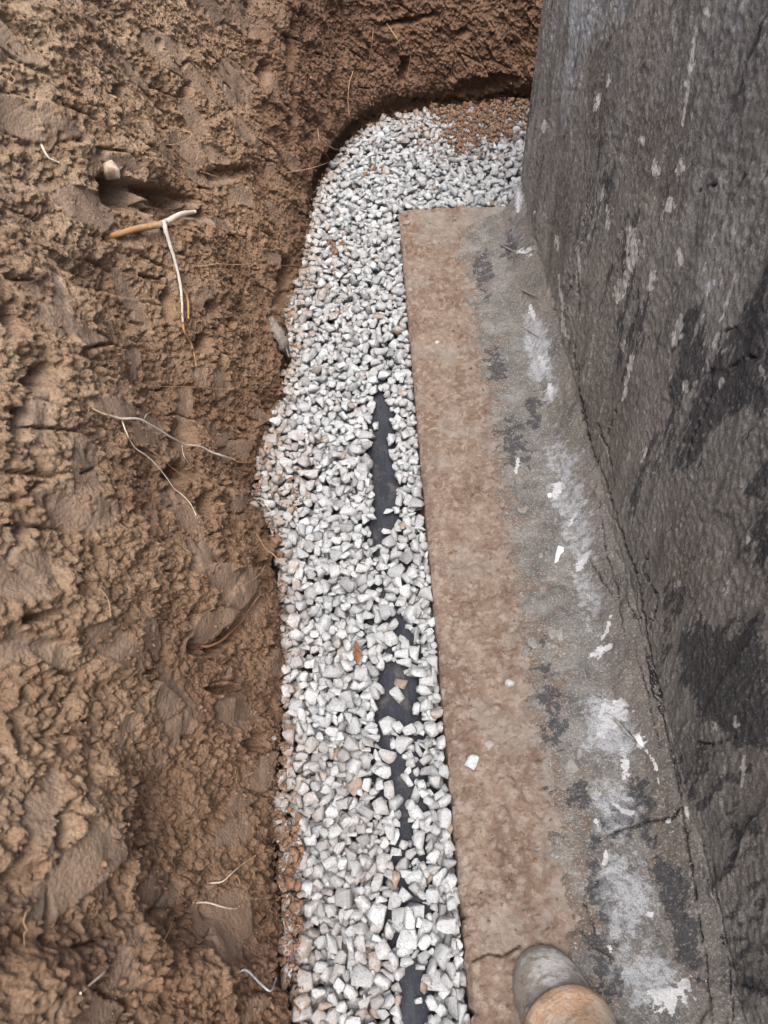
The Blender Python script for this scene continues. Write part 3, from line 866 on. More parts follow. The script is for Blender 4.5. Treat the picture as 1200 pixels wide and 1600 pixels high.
# openings where the pipe lies bare
ax_ = hx[:, :]; opx, opy, _ = project(np.stack([hx, hy, np.full_like(hx, PIPE_TOP)], -1))
OPEN = [[(584, 620), (602, 616), (610, 640), (612, 680), (606, 700), (618, 740), (622, 765), (612, 790), (620, 815), (618, 835), (606, 850), (584, 864), (578, 840), (582, 780), (578, 745), (576, 700), (582, 670), (590, 655), (583, 640)],
        [(584, 1046), (604, 1048), (618, 1040), (628, 1058), (650, 1060), (652, 1085), (658, 1100), (656, 1135), (640, 1138), (622, 1150), (608, 1148), (612, 1165), (600, 1188), (588, 1186), (590, 1160), (584, 1128), (594, 1100), (592, 1070)],
        [(610, 965), (630, 968), (640, 985), (655, 1010), (665, 1020), (650, 1030), (630, 1000), (616, 985)],
        [(622, 1180), (632, 1185), (630, 1215), (634, 1235), (645, 1240), (636, 1262), (640, 1300), (630, 1322), (622, 1316), (626, 1290), (622, 1255), (612, 1235)],
        [(612, 1455), (628, 1452), (624, 1470), (618, 1485), (608, 1480)],
        [(630, 1512), (655, 1508), (660, 1530), (650, 1550), (655, 1570), (672, 1580), (668, 1600), (660, 1640), (636, 1640), (628, 1590), (622, 1560), (626, 1530)],
        [(648, 1250), (662, 1256), (658, 1270), (650, 1268)], [(652, 1335), (664, 1340), (660, 1355), (650, 1350)]]
sl = (np.abs(hx[:, 0] - PIPE_X) < .08)
EX = np.zeros((NX, NY), bool)
for pl in OPEN: EX[sl] |= in_poly(opx[sl], opy[sl], pl)
ALLOW = ~BLOCK & ~EX & (hy > -.47) & (hx < .74)
HB = np.where(BLOCK, .02, HM)      # contact height including the sides
IDB = np.full((NX, NY), -1, np.int32)
STONES = []                        # (variant, x index, y index, z)
cells = np.argwhere(ALLOW[::2, ::2]) * 2
def try_place(v, ix, iy, force=False):
    x0, y0 = ix + v.ox, iy + v.oy; nx, ny = v.m.shape
    if x0 < 0 or y0 < 0 or x0 + nx > NX or y0 + ny > NY: return None
    blk = BLOCK[x0:x0 + nx, y0:y0 + ny]
    nm = v.m.sum()
    if not force:
        if (blk & v.m).sum() > .03 * nm: return None
        if (EX[x0:x0 + nx, y0:y0 + ny] & v.m).sum() > (.34 if v.size > .017 else .5) * nm: return None
    mm = v.m & ~blk
    if mm.sum() < 6: return None
    z = np.where(mm, HM[x0:x0 + nx, y0:y0 + ny] - v.dn, -9.)
    # settle: let sharp tips bite a little
    k = np.partition(z[mm], -max(2, int(.03 * mm.sum())))[-max(2, int(.03 * mm.sum()))]
    return k
def commit(v, ix, iy, z):
    x0, y0 = ix + v.ox, iy + v.oy; nx, ny = v.m.shape
    w = HM[x0:x0 + nx, y0:y0 + ny]; up = v.up + z
    t = v.m & (up > w)
    w[t] = up[t]
    IDB[x0:x0 + nx, y0:y0 + ny][t] = len(STONES)
    STONES.append([v, ix, iy, z])
LIB = [make_var(float(np.clip(RNG.lognormal(math.log(.0218), .25), .012, .030)), RNG.choice([.3, .6, 1.1])) for _ in range(420)]
SMALL = [make_var(float(RNG.uniform(.008, .0165)), .7) for _ in range(80)]
def fill(lib, limit, fails, over, small=False):
    bad = 0
    while bad < fails and len(STONES) < limit:
        cand = cells[RNG.integers(len(cells), size=26 if not small else 60)]
        cx, cy = cand[:, 0], cand[:, 1]
        defi = TGT[cx, cy] - HM[cx, cy]
        order = np.argsort(-defi)[:3]
        best = None
        for o_ in order:
            v = lib[int(RNG.integers(len(lib)))]
            z = try_place(v, int(cx[o_]), int(cy[o_]))
            if z is None: continue
            sc = z - TGT[cx[o_], cy[o_]]
            if best is None or sc < best[0]: best = (sc, v, int(cx[o_]), int(cy[o_]), z)
        if best is None or best[0] > over: bad += 1; continue
        bad = max(0, bad - 2)
        commit(*best[1:])
fill(LIB, 12000, 220, .0050)
fill(SMALL, 15000, 260, .0020, True)
N_BED = len(STONES)
# stones lying bare on the pipe (photograph pixels, size, what sets it apart)
LOOSE_PIPE = [((620, 1085), .024, 'pale grey stone lying alone in the middle of the widest bare stretch of black pipe'),
              ((605, 1133), .026, 'upright white oblong stone on black pipe at lower end of its widest bare stretch'),
              ((621, 1143), .019, 'small white square stone right of the oblong stone on the bare black pipe'),
              ((625, 1068), .020, 'dark wet brownish stone at upper right of the widest bare pipe stretch'),
              ((649, 1115), .019, 'small grey stone at right edge of the widest bare pipe stretch'),
              ((603, 838), .017, 'small grey stone lying alone on the black pipe at near end of the farther opening'),
              ((609, 803), .020, 'flat white stone reaching in from the right over the farther pipe opening'),
              ((580, 818), .021, 'white angular stone reaching in from the left over the farther pipe opening'),
              ((587, 667), .020, 'pointed white stone poking over left side of the farthest bare pipe')]
SPECIAL = {}
for (p, size, lab) in LOOSE_PIPE:
    q = on_plane(p[0], p[1], PIPE_TOP + .006)
    ix, iy = int(round((q[0] - GX0) / C)), int(round((q[1] - GY0) / C))
    v = make_var(size * 1.15, .25)
    z = try_place(v, ix, iy, True)
    SPECIAL[len(STONES)] = lab
    commit(v, ix, iy, z)
print('stones', len(STONES))

cnt = np.bincount(IDB[IDB >= 0].ravel(), minlength=len(STONES))
def stone_mesh(idx, name, origin):
    v, ix, iy, z = STONES[idx]
    return v.V - 0, v.F
px_area = []
info = []
for i, (v, ix, iy, z) in enumerate(STONES):
    c = np.array([GX0 + ix * C, GY0 + iy * C, z])
    px, py, dep = project(c)
    vis = (-10 < px < 1210) and (-10 < py < 1610)
    # hidden behind the wall corner
    if c[1] > WY - .01 and px > 830: vis = False
    if px > 800 and c[1] > WY and px > 812 - (py - 200) * .1 + 6: vis = False
    a = cnt[i] / dep ** 2 if vis else 0
    sdv = SD[min(ix, NX - 1), min(iy, NY - 1)]
    dirt = max(0, 1 - sdv / .055) * .9 * RNG.random() + (RNG.random() < .03) * RNG.uniform(.5, 1) + .10 * RNG.random()
    if c[1] > 2.28 and c[0] > 0.1: dirt += .5 * RNG.random()
    if .93 < c[1] < 1.12 and c[0] < -.12: dirt += .45 * RNG.random()
    if c[1] < .45 and c[0] < 0: dirt += .28 * RNG.random()
    if 1.4 < c[1] < 1.75 and c[0] < -.05: dirt += .5 * (RNG.random() < .3)
    tone = float(np.clip(RNG.normal(.62, .30), 0, 1))
    if i in SPECIAL:
        dirt, tone = .05, .8
        if 'dark wet' in SPECIAL[i]: dirt, tone = .9, .0
    info.append((c, a, min(1, dirt), tone))
order = sorted([i for i in range(N_BED) if info[i][1] > 0], key=lambda i: -info[i][1])
single = set(order[:285])
bigV, bigF, bigT, bigD = [], [], [], []
off = 0
for i, (v, ix, iy, z) in enumerate(STONES):
    c, a, dirt, tone = info[i]
    if i in single or i in SPECIAL:
        me = raw_mesh('gravel_stone', v.V, v.F, False)
        set_attr(me, 'tone', np.full(len(v.V), tone)); set_attr(me, 'dirt', np.full(len(v.V), dirt))
        o = link('gravel_stone', me, MAT_STONE); o.location = c
        if i in SPECIAL:
            tag(o, SPECIAL[i], 'stone', 'loose stones on the bare drain pipe')
        elif dirt > .5:
            tag(o, 'brown stained angular stone in the near part of the gravel bed', 'stone', 'brown stained stones of the gravel bed')
        elif tone > .60:
            tag(o, 'clean whitish angular stone in the near part of the gravel bed', 'stone', 'whitish stones of the gravel bed')
        else:
            tag(o, 'mid grey angular stone in the near part of the gravel bed', 'stone', 'grey stones of the gravel bed')
        continue
    if cnt[i] < 1: continue
    bigV.append(v.V + c); bigF.append(v.F + off); off += len(v.V)
    bigT.append(np.full(len(v.V), tone)); bigD.append(np.full(len(v.V), dirt))
me = raw_mesh('gravel', np.vstack(bigV), np.vstack(bigF), False)
set_attr(me, 'tone', np.concatenate(bigT)); set_attr(me, 'dirt', np.concatenate(bigD))
tag(link('gravel', me, MAT_STONE), 'bed of pale grey crushed stone along the trench bottom', 'gravel', None, 'stuff')

# ------------------------------------------------------------------ loose stones on the footing and one in the bank
def single_stone(name, p, size, label, cat='stone', mat=None, dirt=0., tone=.8, rnd=False, flat=None, sink=.25, group=None):
    if rnd:
        P = RNG.normal(size=(60, 3)); P /= np.linalg.norm(P, axis=1, keepdims=True); P *= np.array([.5, .45, .36])
        V, F = hull(P.tolist(), .01)
    else:
        V, F = rock_shape(20, flat)
    V = V @ rand_rot(.25).T * size
    me = raw_mesh(name, V, F, rnd)
    set_attr(me, 'tone', np.full(len(V), tone)); set_attr(me, 'dirt', np.full(len(V), dirt))
    o = link(name, me, mat or MAT_STONE)
    o.location = (p[0], p[1], p[2] - V[:, 2].min() - sink * size * .3)
    tag(o, label, cat, group)
    return o
def foot_pt(px, py):
    q = on_plane(px, py, .002); return (q[0], q[1], foot_z(q[0], q[1]))
single_stone('loose_stone', foot_pt(738, 1191), .025, 'white angular stone lying loose on the brown footing ledge', tone=1)
single_stone('pebble', foot_pt(796, 1069), .017, 'small round off-white pebble on the footing, higher of the two pale stones', rnd=True, tone=.85, dirt=.2)
single_stone('pebble', foot_pt(765, 1164), .019, 'dull pebble half buried in dirt on the footing above the white stone', rnd=True, tone=.6, dirt=.8, sink=1.0)
single_stone('loose_stone', foot_pt(636, 350), .020, 'small tan stone on the far left corner of the footing', tone=.35, dirt=1)
single_stone('pebble', foot_pt(683, 536), .012, 'tiny white chip on the brown far part of the footing', tone=1)
mp = simple_material('wall_pebble', (.14, .138, .135), (.26, .255, .245), 90, .9, bump=.003)
q = on_wall(845, 868, 0); single_stone('pebble', (q[0], q[1], q[2] - .004), .014, 'small grey pebble on the mortar fillet left of the white flake', rnd=True, mat=mp)
for (x_, y_, s_, l_) in [(892, 1198, .022, 'flat bluish grey mortar lump on the fillet level with the white footing stone'), (906, 1180, .020, 'grey mortar lump just above the flat bluish lump'),
                         (843, 1158, .010, 'tiny grey mortar crumb where dirt meets the fillet'), (868, 985, .030, 'rounded grey mortar lump on the fillet beside the brown dirt edge'),
                         (840, 1000, .034, 'broad low mortar lump at the left edge of the fillet'), (862, 900, .024, 'flat mortar scab on the fillet below the white flake')]:
    q = on_wall(x_, y_, 0); single_stone('mortar_lump', (q[0], q[1], q[2] - .3 * s_ * .5), s_, l_, 'mortar lump', mat=mp, sink=.9).scale = (1, 1.3, .5)
q = on_soil(170, 268, .007)
o = single_stone('embedded_stone', q, .040, 'pale rounded stone stuck in the soil above the hollow',  mat=simple_material('embedded_pale_stone', (.27, .215, .165), (.42, .36, .30), 60, .9, c2=(.20, .14, .10), bump=.004), sink=0)
o.location = Vector(q); o.scale = (.75, .75, 1.25)
for (x_, y_, s_, l_) in [(397, 788, .020, 'grey stone pressed into the bank foot, upper of a pair'), (412, 1012, .0, ''), (427, 1155, .012, 'small grey stone in the bank foot above the gravel edge')]:
    if s_:
        q = on_soil(x_, y_, .002); o = single_stone('bank_stone', q, s_, l_, tone=.3, dirt=.7); o.location = Vector(q)

# ------------------------------------------------------------------ crumbs of loose soil
CR = [hull((lambda P: (P / np.linalg.norm(P, axis=1, keepdims=True) * RNG.uniform(.3, .5, (len(P), 1)) * np.array([1, .85, .7])).tolist())(RNG.normal(size=(14, 3)))) for _ in range(20)]
def crumbs(name, pts, sizes, label):
    Vs, Fs, o_ = [], [], 0
    for p, s_ in zip(pts, sizes):
        V, F = CR[int(RNG.integers(len(CR)))]
        V = V @ rand_rot().T * s_ + p
        Vs.append(V); Fs.append(F + o_); o_ += len(V)
    me = raw_mesh(name, np.vstack(Vs), np.vstack(Fs), False)
    tag(link(name, me, MAT_CRUMB), label, 'soil crumbs', None, 'stuff')
def hm_at(x, y):
    ix = np.clip(((x - GX0) / C).astype(int), 0, NX - 1); iy = np.clip(((y - GY0) / C).astype(int), 0, NY - 1)
    return HM[ix, iy], BLOCK[ix, iy]
pts, szs = [], []
# along the foot of the bank
n_ = 5200
k = RNG.integers(0, len(PATHR), n_)
dist = np.abs(RNG.normal(0, .013, n_)) - .004
base = PATHR[k]; tn = np.gradient(PATHR, axis=0)[k]; tn /= np.linalg.norm(tn, axis=1, keepdims=True)
xy = base + np.stack([tn[:, 1], -tn[:, 0]], 1) * dist[:, None]
dens = fbm(xy[:, 1] / .12, xy[:, 0] * 0, 801, 3)
keep = (dens > -.12) & (xy[:, 1] > -.1) & (xy[:, 0] < .6)
near = (xy[:, 1] < .55) | ((xy[:, 1] > .85) & (xy[:, 1] < 1.0))
keep &= near | (RNG.random(n_) < .45)
z_, b_ = hm_at(xy[:, 0], xy[:, 1])
s_ = np.clip(RNG.lognormal(math.log(.0050), .5, n_), .002, .014)
for i in np.nonzero(keep)[0]:
    pts.append((xy[i, 0], xy[i, 1], (z_[i] if not b_[i] else .0) + s_[i] * .2)); szs.append(s_[i])
# a spill of soil on the gravel at the far end
for poly, n_, sc_ in (([(672, 176), (700, 150), (826, 140), (822, 203), (800, 200), (780, 214), (762, 218), (745, 232), (728, 243), (712, 236), (704, 218), (690, 205), (684, 190)], 9000, .85), ([(650, 200), (660, 160), (830, 150), (826, 222), (770, 250), (690, 262)], 900, .9),
                 ([(395, 830), (440, 845), (436, 880), (420, 868), (398, 850)], 350, 1.2), ([(420, 730), (475, 740), (470, 800), (430, 790)], 130, .8),
                 ([(515, 375), (540, 378), (532, 400), (512, 395)], 120, 1), ([(575, 255), (600, 262), (596, 275), (570, 268)], 60, 1), ([(430, 1270), (475, 1290), (470, 1600), (436, 1600)], 900, .8)):
    c_ = np.array([on_plane(a, b, 0)[:2] for a, b in poly]); lo, hi = c_.min(0), c_.max(0)
    q = RNG.uniform(lo, hi, (n_ * 3, 2)); jx_ = .11 * fbm(q[:, 0] / .06, q[:, 1] / .06, 880, 4, .65); jy_ = .11 * fbm(q[:, 0] / .06, q[:, 1] / .06, 890, 4, .65)
    q = q[in_poly(q[:, 0] + jx_, q[:, 1] + jy_, [tuple(t) for t in c_])][:n_]
    z_, b_ = hm_at(q[:, 0], q[:, 1])
    s_ = np.clip(RNG.lognormal(math.log(.0062 * sc_), .62, len(q)), .002, .026)
    lift = .007 if n_ == 9000 else 0
    for i in range(len(q)):
        if not b_[i]:
            pts.append((q[i, 0], q[i, 1], z_[i] + s_[i] * .2 + RNG.random() * lift)); szs.append(s_[i])
# crumbs clinging to the bank
j = RNG.integers(0, len(SQ), 9000)
s_ = np.clip(RNG.lognormal(math.log(.0042), .55, len(j)), .0018, .014)
dn_ = fbm(SQ[j, 1] / .15, SQ[j, 2] / .12, 820, 3)
for i, jj in enumerate(j):
    if dn_[i] > -.05 and SQ[jj, 2] > .01:
        p = SQ[jj]; pts.append((p[0] + .001, p[1], p[2])); szs.append(s_[i])
crumbs('soil_crumbs', pts, szs, 'loose crumbs of brown soil along the bank foot and on the gravel')
# grit on the footing
pts, szs = [], []
xy = np.stack([RNG.uniform(FX + .006, .26, 1500), RNG.uniform(.0, FY - .02, 1500)], 1)
for x, y in xy:
    s = float(np.clip(RNG.lognormal(math.log(.0032), .55), .0015, .013)); pts.append((x, y, foot_z(x, y) + s * .15)); szs.append(s)
crumbs('dirt_grit', pts, szs, 'fine brown grit scattered over the footing ledge')

# ------------------------------------------------------------------ tubes: roots, straws, twigs
def tube_mesh(name, P, R, sides=8, bark=None, rough=.12, flatten=1.0, smooth=True, fine=6):
    P = np.asarray(P, float); R = np.asarray(R, float)
    Q = catmull(np.hstack([P, R[:, None], np.asarray(bark if bark is not None else [0] * len(P), float)[:, None]]), fine)
    P, R, B = Q[:, :3], np.abs(Q[:, 3]), Q[:, 4]
    T = np.gradient(P, axis=0); T /= np.maximum(np.linalg.norm(T, axis=1, keepdims=True), 1e-9)
    up = np.array([.3, -.5, .8]); V = []
    for i in range(len(P)):
        a = np.cross(T[i], up); a /= np.linalg.norm(a); b = np.cross(a, T[i])
        for k in range(sides):
            t = 2 * math.pi * k / sides
            r = R[i] * (1 + rough * RNG.normal() * .5)
            V.append(P[i] + (a * math.cos(t) + b * math.sin(t) * flatten) * r)
    n = len(P); i = np.arange(n * sides).reshape(n, sides)
    F = np.stack([i[:-1], i[1:], np.roll(i, -1, 1)[1:], np.roll(i, -1, 1)[:-1]], -1).reshape(-1, 4)
    V.append(P[0] - T[0] * R[0] * .5); V.append(P[-1] + T[-1] * R[-1] * .5)
    c0, c1 = n * sides, n * sides + 1
    caps = [(c0, (k + 1) % sides, k, k) for k in range(sides)] + [(c1, (n - 1) * sides + k, (n - 1) * sides + (k + 1) % sides, (n - 1) * sides + (k + 1) % sides) for k in range(sides)]
    me = bpy.data.meshes.new(name)
    faces = [tuple(int(x) for x in f) for f in F] + [tuple(int(x) for x in f[:3]) for f in caps]
    me.from_pydata([tuple(v) for v in V], [], faces)
    if smooth: me.polygons.foreach_set('use_smooth', np.ones(len(me.polygons), bool))
    me.update()
    set_attr(me, 'bark', np.concatenate([np.repeat(B, sides), [B[0], B[-1]]]))
    return me

MR = root_material('pale_root', (.62, .55, .46), (.34, .20, .10))
MR2 = root_material('fine_root', (.42, .27, .17), (.24, .12, .07))
MW = root_material('peeled_root', (.43, .40, .36), (.30, .21, .14))

def surf_line(pts, lift, step=14, jit=.0):
    out = []
    for (a, b) in zip(pts[:-1], pts[1:]):
        n = max(1, int(math.hypot(b[0] - a[0], b[1] - a[1]) / step))
        for i in range(n):
            t = i / n; out.append((a[0] + (b[0] - a[0]) * t, a[1] + (b[1] - a[1]) * t))
    out.append(pts[-1])
    Q = np.array([on_soil(x + RNG.normal() * jit, y + RNG.normal() * jit, lift) for x, y in out])
    # keep the root taut over small hollows: smooth the distance from the camera
    v = Q - CAM; r = np.linalg.norm(v, axis=1, keepdims=True); v = v / r
    rr = r[:, 0].copy()
    for _ in range(6):
        m = rr.copy(); m[1:-1] = (rr[:-2] + rr[2:]) / 2
        rr = np.minimum(rr, m)
    rr[1:-1] = np.minimum(rr[1:-1], (rr[:-2] + rr[2:]) / 2)
    return CAM + v * rr[:, None]

def root(name, pts, r0, r1, label, cat='root', mat=MR, lift=.002, bark=(1, 0), parent=None, jit=.8, group=None, step=14, flatten=1.0):
    Q = surf_line(pts, lift, step, jit)
    n = len(Q)
    me = tube_mesh(name, Q, np.linspace(r0, r1, n) * (1 + .12 * RNG.normal(size=n)), 7, np.linspace(bark[0], bark[1], n), flatten=flatten, fine=4)
    o = link(name, me, mat, parent)
    if parent is None: tag(o, label, cat, group)
    return o

# the forked root: thick brown-and-cream stub with a white peeled strip hanging from it
a0 = on_soil(178, 368, .004); mid = on_soil(250, 352, .014); tip = on_soil(297, 335, .026)
P = [a0 + (a0 - mid) * .25, a0, a0 * .6 + mid * .4 + np.array([.001, 0, .002]), mid, mid * .45 + tip * .55 + np.array([0, 0, .004]), tip]
me = tube_mesh('forked_root', P, [.0045, .0048, .0052, .0056, .0052, .0036], 10, [1, .9, .75, .5, .05, .1])
fr = tag(link('forked_root', me, MR), 'thick cream and brown root stub across the hollow, white strip hanging from it', 'root')
h0 = mid + np.array([.004, -.004, .004])
h1 = on_soil(270, 410, .012); h2 = on_soil(280, 450, .008); h3 = on_soil(284, 505, .006)
me = tube_mesh('peeled_strip', [mid * .8 + tip * .2, h0, h0 * .5 + h1 * .5 + np.array([0, -.002, 0]), h1, h2, h3], [.0028, .0040, .0032, .0026, .0022, .0020], 8, [0, .1, .2, .3, .35, .6], rough=.3, flatten=.6)
link('peeled_strip', me, MW, fr)
h4 = on_soil(291, 468, .007)
me = tube_mesh('rootlet', [h2 + .001, h4, on_soil(293, 500, .005)], [.002, .0024, .0018], 7, [.6, .7, .8]); link('rootlet', me, MR, fr)
me = tube_mesh('rootlet', [h3, on_soil(287, 520, .005), on_soil(298, 540, .006), on_soil(306, 572, .002)], [.0024, .0022, .0018, .001], 7, [1, 1.2, 1.3, 1.3]); link('rootlet', me, MR, fr)
# the long branching root
br = root('branching_root', [(137, 636), (160, 648), (188, 655), (215, 656), (235, 665), (262, 683), (288, 696), (308, 697), (330, 708), (350, 714), (366, 720)], .0012, .0020,
          'long wavy white root with fine branches running down towards the gravel', mat=MR, bark=(.55, -.6), lift=.006)
root('rootlet', [(366, 720), (378, 722), (392, 723)], .0018, .0008, None, parent=br, bark=(.8, 1.2), lift=.004)
root('rootlet', [(190, 657), (198, 680), (210, 700), (228, 712), (242, 724), (262, 750), (282, 772), (296, 785), (305, 806)], .0008, .0006, None, parent=br, bark=(.3, .2), lift=.003)
root('rootlet', [(228, 700), (250, 716), (275, 736), (310, 756), (345, 772), (380, 792)], .0007, .0004, None, mat=MR2, parent=br, bark=(0, .5), lift=.003)
root('rootlet', [(284, 696), (286, 710), (292, 722)], .0007, .0004, None, parent=br, bark=(0, .4), lift=.003)
root('rootlet', [(222, 660), (228, 648), (237, 645)], .0006, .0004, None, parent=br, bark=(0, .4), lift=.003)
root('rootlet', [(125, 645), (145, 655), (165, 664)], .0006, .0004, None, parent=br, bark=(.4, .6), lift=.003)

root('fine_root', [(303, 417), (340, 413), (375, 414), (420, 413), (440, 416), (478, 415)], .0010, .0005, 'thin reddish root running level to the gravel edge beside the forked root', mat=MR2, bark=(0, .6), lift=.004)
root('fine_root', [(245, 604), (300, 606), (350, 607), (400, 610), (446, 608)], .0005, .0004, 'hair-thin straight orange root above the long white root', mat=MR2, bark=(-.3, 0), lift=.004)
root('fine_root', [(442, 272), (480, 264), (512, 254), (530, 246)], .0012, .0006, 'thin tan root crossing the bank corner by the far gravel', mat=MR2, bark=(-.5, 0), lift=.006)
root('fine_root', [(497, 208), (508, 222), (520, 232), (533, 232), (542, 222)], .0008, .0005, 'fine forked root loop just above the far left gravel corner', mat=MR2, bark=(-.4, 0), lift=.006)
root('fine_root', [(495, 200), (500, 225), (512, 246), (518, 255)], .0010, .0006, 'fine root hanging down beside the far left gravel corner', mat=MR2, bark=(-.4, 0), lift=.006)
root('fine_root', [(551, 112), (546, 130), (544, 155), (546, 178)], .0012, .0008, 'pale curved root hanging on the bank at the trench corner', mat=MR2, bark=(-.9, -.3), lift=.005)
root('straw', [(604, 38), (614, 52), (622, 66), (626, 78)], .0018, .0010, 'yellow straw stuck in the far bank near the top edge', 'straw', mat=simple_material('straw', (.50, .36, .16), (.36, .25, .12), 90), bark=(0, 0), lift=.008)
root('fine_root', [(643, 82), (640, 100), (637, 120)], .0009, .0006, 'thin tan root over the small hole in the far bank', mat=MR2, bark=(-.9, 0), lift=.006)
root('fine_root', [(583, 40), (581, 65), (578, 92)], .0010, .0006, 'thin root hanging beside the yellow straw', mat=MR2, bark=(-.6, 0), lift=.006)
root('root_stub', [(62, 226), (68, 238), (76, 248), (90, 255)], .0020, .0012, 'short curved white root stub at the upper left of the bank', mat=MR, bark=(-.3, .2), lift=.005, group=None)
root('fine_root', [(250, 222), (262, 227), (280, 224), (292, 218), (297, 210), (282, 206)], .0010, .0007, 'curled orange root loop in the upper bank', mat=MR2, bark=(-.9, 0), lift=.004)
root('root_stub', [(312, 270), (326, 273), (341, 279)], .0017, .0009, 'short orange root stub above the forked root', mat=MR2, bark=(-1, -.3), lift=.006)
root('buried_root', [(310, 1008), (326, 1009), (345, 1000), (362, 985), (378, 970), (390, 952), (405, 932), (410, 930)], .0020, .0012, 'reddish bark root half buried in the bank under the flat spade cuts', mat=MR2, bark=(1.2, .4), lift=.0005)
root('fine_root', [(395, 830), (412, 858), (435, 880), (465, 890)], .0012, .0008, 'thin tan root arching from the bank foot over the gravel', mat=MR2, bark=(-.8, -.2), lift=.012)
root('branched_rootlet', [(322, 1380), (345, 1378), (362, 1366), (380, 1350), (398, 1336)], .0010, .0006, 'pale forked rootlet on the lower bank, upper of two', mat=MR, bark=(.2, .6), lift=.003)
root('fine_root', [(300, 1411), (325, 1411), (345, 1416), (365, 1419), (374, 1416)], .0011, .0006, 'pale wavy rootlet on the lower bank below the forked one', mat=MR, bark=(.1, .6), lift=.003)
root('straw', [(122, 1552), (140, 1536), (160, 1520), (166, 1512)], .0012, .0009, 'pale straight straw lying near the lower left of the bank', 'straw', mat=MR, bark=(.2, .3), lift=.004)
root('fine_root', [(255, 1470), (262, 1452), (270, 1430)], .0006, .0004, 'hair-thin root low on the bank left of the wavy rootlet', mat=MR2, bark=(-.4, .1), lift=.003)
Q = [on_soil(370, 1520, .003), on_soil(382, 1516, .008), on_soil(402, 1535, .008), on_soil(420, 1548, .007), on_soil(430, 1528, .004)]
tag(link('bent_twig', tube_mesh('bent_twig', Q, [.0007, .0014, .0014, .0013, .0006], 7, [0] * 5), simple_material('grey_twig', (.30, .31, .36), (.50, .52, .58), 90)), 'bent bluish grey twig low on the bank beside the gravel', 'twig')
for k_ in range(16):   # hair roots all over the bank
    x_, y_ = RNG.uniform(20, 430), RNG.uniform(30, 1560)
    L_, a_ = RNG.uniform(18, 60), RNG.uniform(0, math.pi)
    pts_ = [(x_ + math.cos(a_) * L_ * t + RNG.normal() * 3, y_ + math.sin(a_) * L_ * t + RNG.normal() * 3) for t in np.linspace(0, 1, 5)]
    root('hair_root', pts_, .00045, .0003, 'hair-thin tan root clinging to the soil bank', mat=MR2, bark=(-.5, .3), lift=.002, group='hair roots on the bank')

# ragged bark stump poking out at the gravel edge
st = tag(link('bark_stump', tube_mesh('bark_stump', [on_soil(424, 497, -.01), on_soil(430, 520, .014), on_soil(441, 545, .020), on_soil(452, 572, .012)], [.010, .013, .011, .003], 10, [0] * 4, rough=.5, flatten=.6), simple_material('weathered_bark', (.10, .085, .075), (.20, .18, .16), 160, .9, (1, .3, 1), .004)),
         'dark grey weathered bark stump poking from the bank at the gravel edge', 'root stump')
for (a, b, r) in (((420, 490), (458, 575), .0035), ((428, 500), (450, 560), .004), ((436, 520), (462, 580), .003)):
    q0, q1 = on_soil(a[0], a[1], .004), on_soil(b[0] - 8, b[1], .022)
    link('bark_strip', tube_mesh('bark_strip', [q0, (q0 + q1) / 2 + np.array([.004, 0, .008]), q1 + np.array([.006, 0, 0])], [r, r * .9, r * .3], 6, [0] * 3, rough=.5, flatten=.5), st.data.materials[0], st)

# ------------------------------------------------------------------ fibres and flakes on the fillet
mf = simple_material('mesh_fibre', (.16, .15, .14), (.34, .33, .32), 120)
def wall_tube(name, pts, r, label, mat, lift=.004, parent=None, cat='fibre'):
    Q = [on_wall(x, y, lift + .002 * math.sin(i * 1.7)) for i, (x, y) in enumerate(pts)]
    o = link(name, tube_mesh(name, Q, [r * .7] + [r] * (len(Q) - 2) + [r * .5], 6, [0] * len(Q), flatten=.6), mat, parent)
    if not parent: tag(o, label, cat)
    return o
wall_tube('mesh_fibre', [(778, 378), (790, 386), (806, 394), (822, 397), (834, 389)], .0022, 'grey fabric fibre curling off the fillet near the wall corner', mf)
wall_tube('mesh_fibre', [(806, 500), (820, 512), (838, 524), (848, 532)], .0020, 'straight dark fibre sticking out of the fillet', mf)
wall_tube('mesh_fibre', [(814, 452), (826, 458), (840, 463)], .0020, 'short pale fibre between the other two on the fillet', mf)
mw_ = simple_material('white_filler', (.62, .63, .64), (.80, .81, .82), 70, .8)
wall_tube('plaster_string', [(958, 1120), (975, 1140), (992, 1158)], .0028, 'dark twisted fibre leading into the white plaster blob', mf, cat='fibre')
def flake(pts, label, th=.0018, lift=.002, mat=mw_):
    Q = np.array([on_wall(x, y, lift) for x, y in pts]); c = Q.mean(0)
    v = CAM - c; v /= np.linalg.norm(v)
    bm = bmesh.new()
    top = [bm.verts.new(c + (q - c) * .9 + v * th * (1 + .4 * RNG.random())) for q in Q]; bot = [bm.verts.new(q - v * th) for q in Q]
    tc = bm.verts.new(c + v * th * 1.6)
    n = len(Q)
    for i in range(n):
        bm.faces.new((top[i], top[(i + 1) % n], tc)); bm.faces.new((bot[i], bot[(i + 1) % n], top[(i + 1) % n], top[i]))
    bm.faces.new(bot[::-1])
    bmesh.ops.recalc_face_normals(bm, faces=bm.faces)
    me = bpy.data.meshes.new('plaster_flake'); bm.to_mesh(me); bm.free()
    tag(link('plaster_flake', me, mat), label, 'plaster flake')
flake([(872, 852), (881, 855), (881, 862), (876, 866), (872, 878), (866, 881), (868, 866)], 'bright white ragged plaster flake on the upper fillet')
flake([(855, 772), (861, 770), (862, 776), (857, 778)], 'tiny white plaster speck on the fillet above the ragged flake')
flake([(990, 1150), (999, 1146), (1004, 1158), (1006, 1168), (998, 1164)], 'white plaster drip at the end of the twisted fibre', .003)

